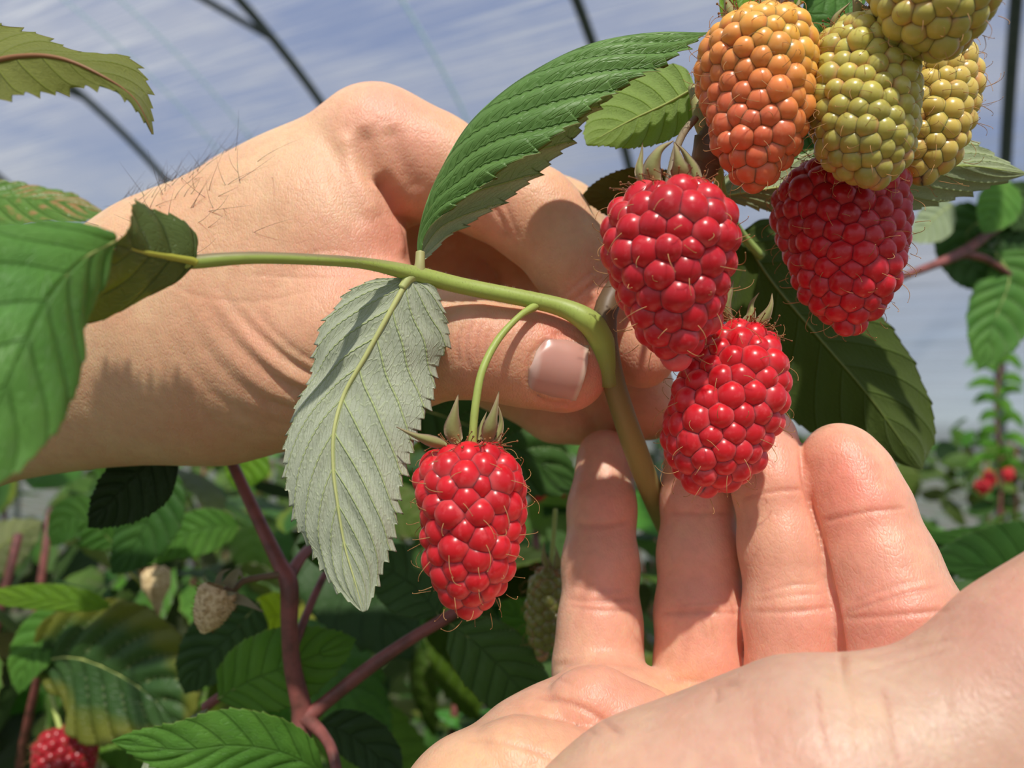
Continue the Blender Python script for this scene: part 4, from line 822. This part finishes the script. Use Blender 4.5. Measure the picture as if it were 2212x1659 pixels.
leafs(CA, [(1565, 60, 160), (1620, 20, 162), (1700, -30, 165), (1780, -80, 168)], 90, 60, G_lime, nv=7, seed=15, rows=70, tint=(.75, .9, .8), teeth=.05)
leafs(CA, [(1745, 25, 168), (1768, 60, 168), (1790, 100, 169), (1800, 165, 170)], 40, 50, G_mid, nv=6, seed=16, rows=60, tint=(.7, .8, .8), teeth=.06, pleat=.09)
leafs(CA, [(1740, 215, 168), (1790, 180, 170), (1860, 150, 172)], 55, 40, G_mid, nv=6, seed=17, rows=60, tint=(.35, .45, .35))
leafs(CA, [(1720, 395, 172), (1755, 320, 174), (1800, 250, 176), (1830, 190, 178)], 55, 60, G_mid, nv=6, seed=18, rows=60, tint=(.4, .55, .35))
leafs(CA, [(1870, -60, 176), (1800, -10, 172), (1735, 30, 168)], 60, 60, G_mid, nv=6, seed=19, rows=60, tint=(.7, .8, .8))

# leaves hanging in from the top left, on a shoot beyond the picture's edge
SH = empty('raspberry_shoot', P(-160, 180, 160), 'leafy shoot entering at the upper left with an olive leaf and a browned leaf', 'plant')
mb = MB(); stem(mb, [(-200, -60, 175, 14), (-170, 140, 165, 14), (-150, 330, 155, 14), (-150, 560, 150, 15), (-160, 900, 150, 16)], c=GB); mb.build('stem', M_stem, SH)
leaf(SH, *[[(x, y, d - 18) for x, y, d in l_] for l_ in ([(-140, 180, 140), (-60, 150, 138), (40, 125, 136), (130, 128, 136), (220, 165, 137), (290, 215, 139), (330, 290, 141)], [(-140, 178, 140), (-60, 60, 146), (10, 55, 148), (80, 72, 148), (140, 105, 147), (200, 112, 147), (270, 118, 147), (318, 180, 145), (332, 290, 141)],
     [(-140, 184, 140), (-60, 240, 136), (0, 222, 134), (60, 205, 134), (130, 200, 135), (180, 190, 136), (250, 198, 137), (300, 245, 139), (328, 290, 141)])], G_olive, rows=150, cols=16, nv=10, k=.2, teeth=.10, tpv=2, pleat=.03, under=True, seed=21, ripple=.03, ribc=(.30, .13, .05), ribw=.03, label='olive leaf underside with a reddish midrib')
leaf(SH, [(-140, 400, 212), (-40, 425, 212), (60, 430, 213), (150, 440, 214), (200, 455, 215), (248, 475, 216)], [(-140, 395, 214), (-40, 385, 218), (40, 398, 220), (110, 405, 220), (170, 425, 219), (215, 448, 218), (248, 474, 216)],
     [(-140, 420, 212), (-60, 480, 209), (20, 490, 207), (100, 478, 207), (160, 482, 209), (210, 472, 212), (248, 477, 216)], G_tan, rows=130, cols=14, nv=10, k=.25, teeth=.04, pleat=.10, seed=23, ripple=.08, label='puckered green leaf with tan dead strips between the veins')

# ------------------------------------------------------------------ dark red cane at the lower left
RC = empty('raspberry_cane', P(640, 1500, 215), 'dark red forked cane rising through the lower left foliage', 'plant')
def cpart(name, l, mat=M_cane, parent=RC, n=None):
    mb = MB(); q = stem(mb, l, n, c=(.2, .05, .05)); mb.c = []; o = mb.build(name, mat, parent); return o, q
o, q = cpart('stem', [(450, 880, 235, 12), (490, 975, 228, 12), (545, 1095, 222, 13), (600, 1210, 216, 16), (624, 1262, 213, 20), (625, 1350, 212, 18), (632, 1440, 212, 19), (652, 1535, 212, 22), (648, 1590, 210, 24), (632, 1650, 205, 24), (600, 1800, 200, 26)], n=90)
fuzz(q, 1200, .00035, .00002, .3, 1).build('stem_fuzz', M_fuzz, o)['kind'] = 'stuff'
cpart('side_stem', [(655, 1558, 211, 20), (700, 1520, 212, 15), (790, 1448, 213, 15), (880, 1385, 214, 13), (980, 1325, 216, 13), (1010, 1300, 217, 12)])
cpart('side_stem', [(660, 1550, 211, 16), (700, 1590, 205, 12), (722, 1640, 198, 12), (740, 1760, 190, 12)])
cpart('side_stem', [(620, 1255, 213, 15), (650, 1205, 222, 12), (690, 1160, 235, 10), (720, 1100, 250, 9)])
cpart('side_stem', [(635, 1400, 214, 10), (665, 1320, 225, 9), (705, 1235, 240, 8), (760, 1150, 260, 8)])
cpart('side_stem', [(440, 1530, 225, 11), (480, 1500, 228, 10), (560, 1430, 235, 9)])
leafs(RC, [(470, 1510, 226), (540, 1470, 222), (620, 1440, 218), (720, 1400, 222), (770, 1380, 226)], 90, 85, G_mid, nv=8, seed=31, tint=(.95, 1, .9), teeth=.09, pleat=.10, label='bright green leaf behind the fork')
leafs(RC, [(970, 1345, 216), (1040, 1400, 214), (1100, 1460, 214), (1150, 1530, 216), (1150, 1600, 218)], 80, 85, G_dark, nv=8, seed=32, tint=(.75, .78, .75), teeth=.08, pleat=.10, label='dark green leaf at the end of the right branch')
leafs(RC, [(948, 1330, 217), (900, 1270, 224), (840, 1230, 232), (770, 1200, 240)], 75, 75, G_dark, nv=7, seed=33, tint=(.5, .6, .5), teeth=.05, pleat=.06)
leafs(RC, [(700, 1670, 196), (610, 1625, 192), (500, 1610, 188), (390, 1620, 184), (240, 1600, 182)], 70, 80, G_mid, nv=8, seed=34, tint=(.9, 1, .85), teeth=.10, pleat=.10, label='serrated green leaf along the bottom edge')
leafs(RC, [(760, 1240, 240), (700, 1200, 235), (640, 1175, 232)], 30, 30, G_mid, nv=6, seed=35, rows=60, tint=(.5, .6, .5))
leafs(RC, [(300, 1690, 190), (360, 1610, 196), (450, 1530, 204)], 20, 16, G_dark, nv=6, seed=36, rows=60, under=True, tint=(.8, .85, .8))
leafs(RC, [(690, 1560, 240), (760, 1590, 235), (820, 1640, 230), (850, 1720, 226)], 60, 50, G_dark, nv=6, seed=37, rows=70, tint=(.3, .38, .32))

# ------------------------------------------------------------------ cane on the right, out of focus
RB = empty('raspberry_cane', P(2090, 540, 400), 'out of focus reddish cane with green leaves at the right edge', 'plant')
cpart('stem', [(1850, 640, 350, 6), (1940, 602, 360, 8), (2010, 575, 370, 9), (2080, 545, 380, 12), (2150, 495, 390, 10), (2260, 430, 400, 10), (2500, 420, 420, 12), (2650, 700, 430, 14), (2700, 1500, 430, 16)], parent=RB)
cpart('side_stem', [(2075, 548, 380, 9), (2130, 560, 385, 8), (2190, 600, 390, 6)], parent=RB)
leafs(RB, [(2150, 545, 392), (2180, 600, 388), (2150, 690, 384), (2115, 800, 380)], 85, 70, G_mid, nv=8, seed=41, rows=80, tint=(.8, .9, .95), label='pointed leaf hanging from the blurred cane')
leafs(RB, [(2140, 470, 390), (2090, 500, 392), (2100, 570, 394), (2150, 620, 396)], 70, 70, G_dark, nv=8, seed=42, rows=70, tint=(.55, .65, .6))
leafs(RB, [(2060, 440, 372), (2030, 460, 370), (2000, 490, 368), (1968, 522, 366)], 50, 35, G_dark, nv=7, seed=43, rows=70, under=True, tint=(.8, .9, .75))
leafs(RB, [(2180, 390, 380), (2160, 430, 376), (2140, 470, 374), (2125, 505, 372)], 55, 45, G_mid, nv=7, seed=44, rows=70, tint=(1, 1.1, 1.1))
leafs(RB, [(2120, 500, 396), (2180, 520, 396), (2260, 540, 396)], 60, 60, G_dark, nv=7, seed=45, rows=70, tint=(.45, .55, .5))
leafs(RB, [(2240, 400, 392), (2210, 450, 392), (2190, 500, 392)], 60, 60, G_dark, nv=7, seed=46, rows=70, tint=(.55, .6, .55))

# ------------------------------------------------------------------ bushes behind
def lib(seed, mats, under, bend):
    n = 9; x = np.linspace(0, 1, n); mid = np.c_[x, 0 * x, -bend * x ** 2]; a = .7; pr = x ** a * (1 - x) ** .85; pr /= pr.max(); r = np.random.default_rng(seed); ww = r.uniform(.26, .34)
    L = mid + np.c_[0 * x, ww * pr, r.uniform(-.12, .12) * pr]; R = mid + np.c_[0 * x, -ww * pr, r.uniform(-.12, .12) * pr]
    return leaf_arrays(mid, L, R, rows=44, cols=5, nv=7, teeth=.12, tpv=2, pleat=.09, thick=.004, seed=seed, ripple=.06, toward=np.array([0, 0, 1.]))
LIB = [lib(100 + k, None, 0, (.15, .35, .05, .5, .25)[k]) for k in range(5)]
LIBM = []
for k, L_ in enumerate(LIB):
    me_ = mesh('leaf', L_[0], L_[1], G_mid, None, origin=(0, 0, 0), mi=L_[2], attrs=L_[3]); LIBM.append(me_.data); bpy.data.objects.remove(me_)
def basis(dirv, up, roll):
    x = nrm(np.array(dirv, float)); y = nrm(np.cross(up, x)); z0 = np.cross(x, y); y2 = y * math.cos(roll) + z0 * math.sin(roll); return np.stack([x, y2, np.cross(x, y2)], 1)
MATSET = [G_mid, G_dark, G_lime, G_aut]
LMS = {}
def leaf_obj(parent, k, mset, p, dirv, size, roll, tint):
    key = (k, mset)
    if key not in LMS:
        me_ = LIBM[k].copy(); me_.materials.clear(); [me_.materials.append(m) for m in MATSET[mset]]; LMS[key] = me_
    o = bpy.data.objects.new('leaf', LMS[key]); COL.objects.link(o); Bm = basis(dirv, np.array([0, 0, 1.]), roll) * size
    M4 = Matrix.Identity(4)
    for a in range(3):
        for b in range(3): M4[a][b] = Bm[a, b]
        M4[a][3] = p[a] - ORG[parent.name][a]
    o.matrix_basis = M4; o.parent = parent; o.color = (*tint, 1); return o
def foliage(name, parent, n, boxf, size, mats, r, tintf):
    V_, F_, MI, at = [], [], [], {'vein': [], 'av': [], 'Col': []}; k0 = 0
    for _ in range(n):
        p = boxf(r); L_ = LIB[r.integers(5)]; d = nrm(np.array([r.normal(), r.normal(), r.normal() * .5 - .35])); Bm = basis(d, np.array([0, 0, 1.]), r.normal() * .6) * size * r.uniform(.6, 1.2)
        V_.append(p + L_[0] @ Bm.T); F_.append(L_[1] + k0); k0 += len(L_[0]); MI.append(L_[2]); at['vein'].append(L_[3]['vein']); at['av'].append(L_[3]['av']); at['Col'].append(np.tile(tintf(r), (len(L_[0]), 1)))
    o = mesh(name, np.vstack(V_), np.vstack(F_), mats, parent, mi=np.concatenate(MI), attrs={k: (np.concatenate(v) if k != 'Col' else np.vstack(v)) for k, v in at.items()}); o['kind'] = 'stuff'; return o
tf = lambda r: np.array([r.uniform(.7, 1.25), r.uniform(.8, 1.15), r.uniform(.6, 1.1)]) * r.uniform(.35, 1.0)  # random leaf tint, darkened overall to stand in for shade in the bushes
r = np.random.default_rng(77)
def bush(label, cx, cy, w, d, ztop, nleaf, nsep, size, ncane=7, name='raspberry_bush', zlow=.25, group=None):
    root = empty(name, (cx, cy, 0), label, 'bush', group)
    for k in range(ncane):
        x, y = cx + r.uniform(-.4, .4) * w, cy + r.uniform(-.4, .4) * d; pts = np.array([[x, y, 0], [x + r.normal() * .03, y + r.normal() * .03, ztop * .5], [x + r.normal() * .06, y + r.normal() * .06, ztop * .97]])
        m = MB(); tubemb(m, catmull(pts, 20), np.linspace(.006, .0025, 20), 7); m.build('stem', M_cane, root)
    def box(r_):
        u = r_.random(); z = ztop - (ztop - zlow) * r_.random() ** 1.5 - .12 * abs(r_.normal()) * .5
        return np.array([cx + r_.uniform(-.5, .5) * w, cy + r_.uniform(-.5, .5) * d, z])
    for k in range(nsep):
        p = box(r); p[1] = cy - d * .5 + abs(r.normal()) * d * .25; p[2] = ztop - abs(r.normal()) * .16
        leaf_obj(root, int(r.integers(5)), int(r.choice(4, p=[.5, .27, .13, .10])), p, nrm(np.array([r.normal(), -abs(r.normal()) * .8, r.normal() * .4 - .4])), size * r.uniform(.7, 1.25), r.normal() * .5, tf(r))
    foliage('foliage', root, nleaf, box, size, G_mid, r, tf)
    return root
bush('dense green raspberry bush filling the lower left behind the canes', -.16, .50, .60, .32, 1.315, 800, 100, .062, 9)
bush('raspberry bush behind the open hand, left of the far rows', .37, .62, .22, .36, 1.27, 450, 50, .062, 6)
bush('leafy raspberry bush beyond the lower left one, at the left edge', -.45, 1.10, 1.1, .5, 1.34, 1100, 60, .068, 8)
bush('raspberry bush at the lower right edge beside the thumb', .75, .72, .30, .36, 1.20, 320, 60, .066, 6)
for k, (x, y, w_, zt) in enumerate([(.45, 1.8, .85, 1.31), (1.45, 1.9, .85, 1.33), (2.45, 2.1, .85, 1.38), (-.7, 2.3, 1.2, 1.25), (3.38, 1.9, .8, 1.4)]):
    lb = ['low blurred raspberry row seen between the open hand and the big dark leaf', 'blurred raspberry bush with red berries at the right edge in the distance', 'tall blurred raspberry growth by the right-hand tunnel post', 'far raspberry row hidden mostly behind the hands', 'furthest raspberry growth at the right edge'][k]
    bush(lb, x, y, w_, .5, zt, 850, 30, .07, 8)
# thin stem with pale leaflets by the far post
# distant ripe berries
for k, (x, y, d) in enumerate([(2120, 1052, 1450), (2135, 1035, 1460), (2172, 1025, 1500), (1160, 1060, 430), (1215, 1045, 450)]):
    lb = ['far blurred red berry, lower of the touching pair at the right', 'far blurred red berry, upper of the touching pair at the right', 'far blurred red berry beside the tunnel post, by itself', 'blurred red berry just right of the hanging raspberry', 'blurred red berry half hidden by the little finger'][k]
    s_ = d / 140.
    berry(lb, (x, y - 14 if k < 3 else y - 22, d), (x + 3, y + 16 if k < 3 else y + 24, d), [(0, 8 if k < 3 else 12), (.3, 14 if k < 3 else 22), (.7, 12 if k < 3 else 18), (1, 3)], 9 if k < 3 else 14, RED, M_red, [], [(x - 2, y - 60, d, 1.5), (x, y - 14, d, 2)], seed=60 + k, lo=True, hairs=0, stam=0)

# individually visible leaves of the lower-left bush
LB = empty('raspberry_cane', P(200, 1450, 300), 'low shoot with a large ribbed leaf and several shaded leaves, lower left', 'plant')
cpart('stem', [(90, 1430, 330, 8), (60, 1560, 340, 9), (40, 1700, 350, 10), (20, 2100, 360, 12)], parent=LB)
leafs(LB, [(60, 1440, 318), (140, 1420, 312), (220, 1440, 306), (320, 1500, 300), (400, 1590, 296)], 160, 170, G_aut, nv=9, pk=.5, seed=51, rows=100, tint=(.55, .62, .62), pleat=.12, teeth=.05, label='large ribbed dark leaf yellowing at its lower margin')
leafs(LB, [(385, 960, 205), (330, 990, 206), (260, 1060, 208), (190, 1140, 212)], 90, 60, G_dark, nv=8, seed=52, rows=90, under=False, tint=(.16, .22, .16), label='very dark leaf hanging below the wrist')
leafs(LB, [(240, 1310, 300), (140, 1300, 298), (40, 1295, 296), (-60, 1290, 296)], 22, 38, G_lime, nv=7, seed=53, rows=70, tint=(.65, .8, .6), label='bright lime leaf seen edge-on at the left')
leafs(LB, [(640, 1330, 300), (590, 1330, 298), (530, 1350, 296)], 60, 50, G_lime, nv=5, seed=54, rows=70, tint=(1.25, 1.2, .8), label='yellow leaf behind the dark red cane')
leafs(LB, [(360, 1000, 300), (330, 1100, 296), (290, 1180, 294), (240, 1240, 292)], 70, 70, G_mid, nv=8, seed=55, rows=80, tint=(.38, .5, .45))
leafs(LB, [(250, 1180, 380), (200, 1130, 376), (150, 1120, 374), (110, 1180, 372)], 60, 50, G_mid, nv=8, seed=56, rows=60, tint=(.8, .9, .9))
leafs(LB, [(200, 1320, 320), (110, 1370, 316), (60, 1430, 312), (40, 1500, 310)], 50, 60, G_mid, nv=8, seed=57, rows=60, tint=(.8, .9, .75))
leafs(LB, [(520, 1140, 330), (450, 1140, 326), (370, 1170, 322), (320, 1220, 320)], 55, 45, G_mid, nv=8, seed=58, rows=60, tint=(.75, .85, .7))
leafs(LB, [(560, 960, 320), (530, 1010, 318), (510, 1060, 318)], 50, 50, G_lime, nv=6, seed=59, rows=50, tint=(.6, .8, .6))
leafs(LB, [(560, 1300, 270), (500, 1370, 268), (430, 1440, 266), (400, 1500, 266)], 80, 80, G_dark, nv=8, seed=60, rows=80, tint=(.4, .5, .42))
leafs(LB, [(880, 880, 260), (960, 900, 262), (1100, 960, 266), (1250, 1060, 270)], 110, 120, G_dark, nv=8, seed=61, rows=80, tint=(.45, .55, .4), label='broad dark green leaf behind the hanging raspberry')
leafs(LB, [(1210, 1400, 260), (1120, 1330, 258), (1080, 1300, 258)], 60, 60, G_mid, nv=7, seed=62, rows=60, tint=(.7, .8, .6))
leafs(LB, [(1560, 1230, 300), (1500, 1160, 298), (1430, 1110, 296)], 60, 50, G_lime, nv=7, seed=63, rows=50, tint=(.5, .7, .5))
# leaves by the lower right edge
LR = empty('raspberry_cane', P(2150, 1300, 330), 'low shoot with a long shaded leaf at the right edge above the thumb', 'plant')
cpart('stem', [(2380, 1250, 340, 10), (2400, 1500, 350, 11), (2420, 2000, 360, 12)], parent=LR)
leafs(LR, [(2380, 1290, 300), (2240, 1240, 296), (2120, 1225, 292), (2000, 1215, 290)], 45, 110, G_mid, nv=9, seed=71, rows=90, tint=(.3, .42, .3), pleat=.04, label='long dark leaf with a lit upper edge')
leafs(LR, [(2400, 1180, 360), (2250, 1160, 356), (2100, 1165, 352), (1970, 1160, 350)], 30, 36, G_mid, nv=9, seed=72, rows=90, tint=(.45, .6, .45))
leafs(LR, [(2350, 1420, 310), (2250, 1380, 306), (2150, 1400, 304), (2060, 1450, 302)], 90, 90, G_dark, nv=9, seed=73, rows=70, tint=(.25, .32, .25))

# unseen leafy canes added above the picture to throw dappled shade on the bushes
OV = empty('raspberry_cane', (-.75, .35, 0), 'unseen leafy cane added above the picture to shade the lower left bush', 'plant')
for k in range(3):
    m = MB(); tubemb(m, catmull([[-.75, .35 + .04 * k, 0], [-.72, .36 + .04 * k, 1.2], [-.5, .34 + .05 * k, 1.66 + .03 * k], [-.1, .36 + .04 * k, 1.72], [.25, .38 + .03 * k, 1.66]], 40), np.linspace(.007, .0025, 40), 7); m.build('stem', M_cane, OV)
def ovbox(r_):
    y = r_.uniform(.22, .50); return np.array([r_.uniform(-.62, .26), y, 1.35 + .58 * y + .11 + abs(r_.normal()) * .05])
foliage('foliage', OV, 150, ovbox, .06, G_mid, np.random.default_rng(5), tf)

TP = empty('raspberry_cane', P(2160, 1010, 1400), 'thin upright far shoot with pale leaflets in front of the right-hand post', 'plant')
cpart('stem', [(2150, 1700, 1400, 4), (2155, 1250, 1400, 4), (2162, 1010, 1400, 3.5), (2150, 880, 1395, 3), (2165, 780, 1395, 2)], parent=TP)
rq = np.random.default_rng(12)
for k in range(16):
    y0 = 770 + k * 16; x0 = 2156 + rq.normal() * 4; sgn_ = 1 if k % 2 else -1; ln = rq.uniform(30, 75)
    leafs(TP, [(x0, y0, 1395), (x0 + sgn_ * ln * .5, y0 - 8 + rq.normal() * 5, 1388 + rq.normal() * 20), (x0 + sgn_ * ln, y0 + 8 + rq.normal() * 8, 1388)], 11, 11, G_mid, nv=5, seed=200 + k, rows=24, cols=4, tint=(1, 1.15, .8), rib=False)
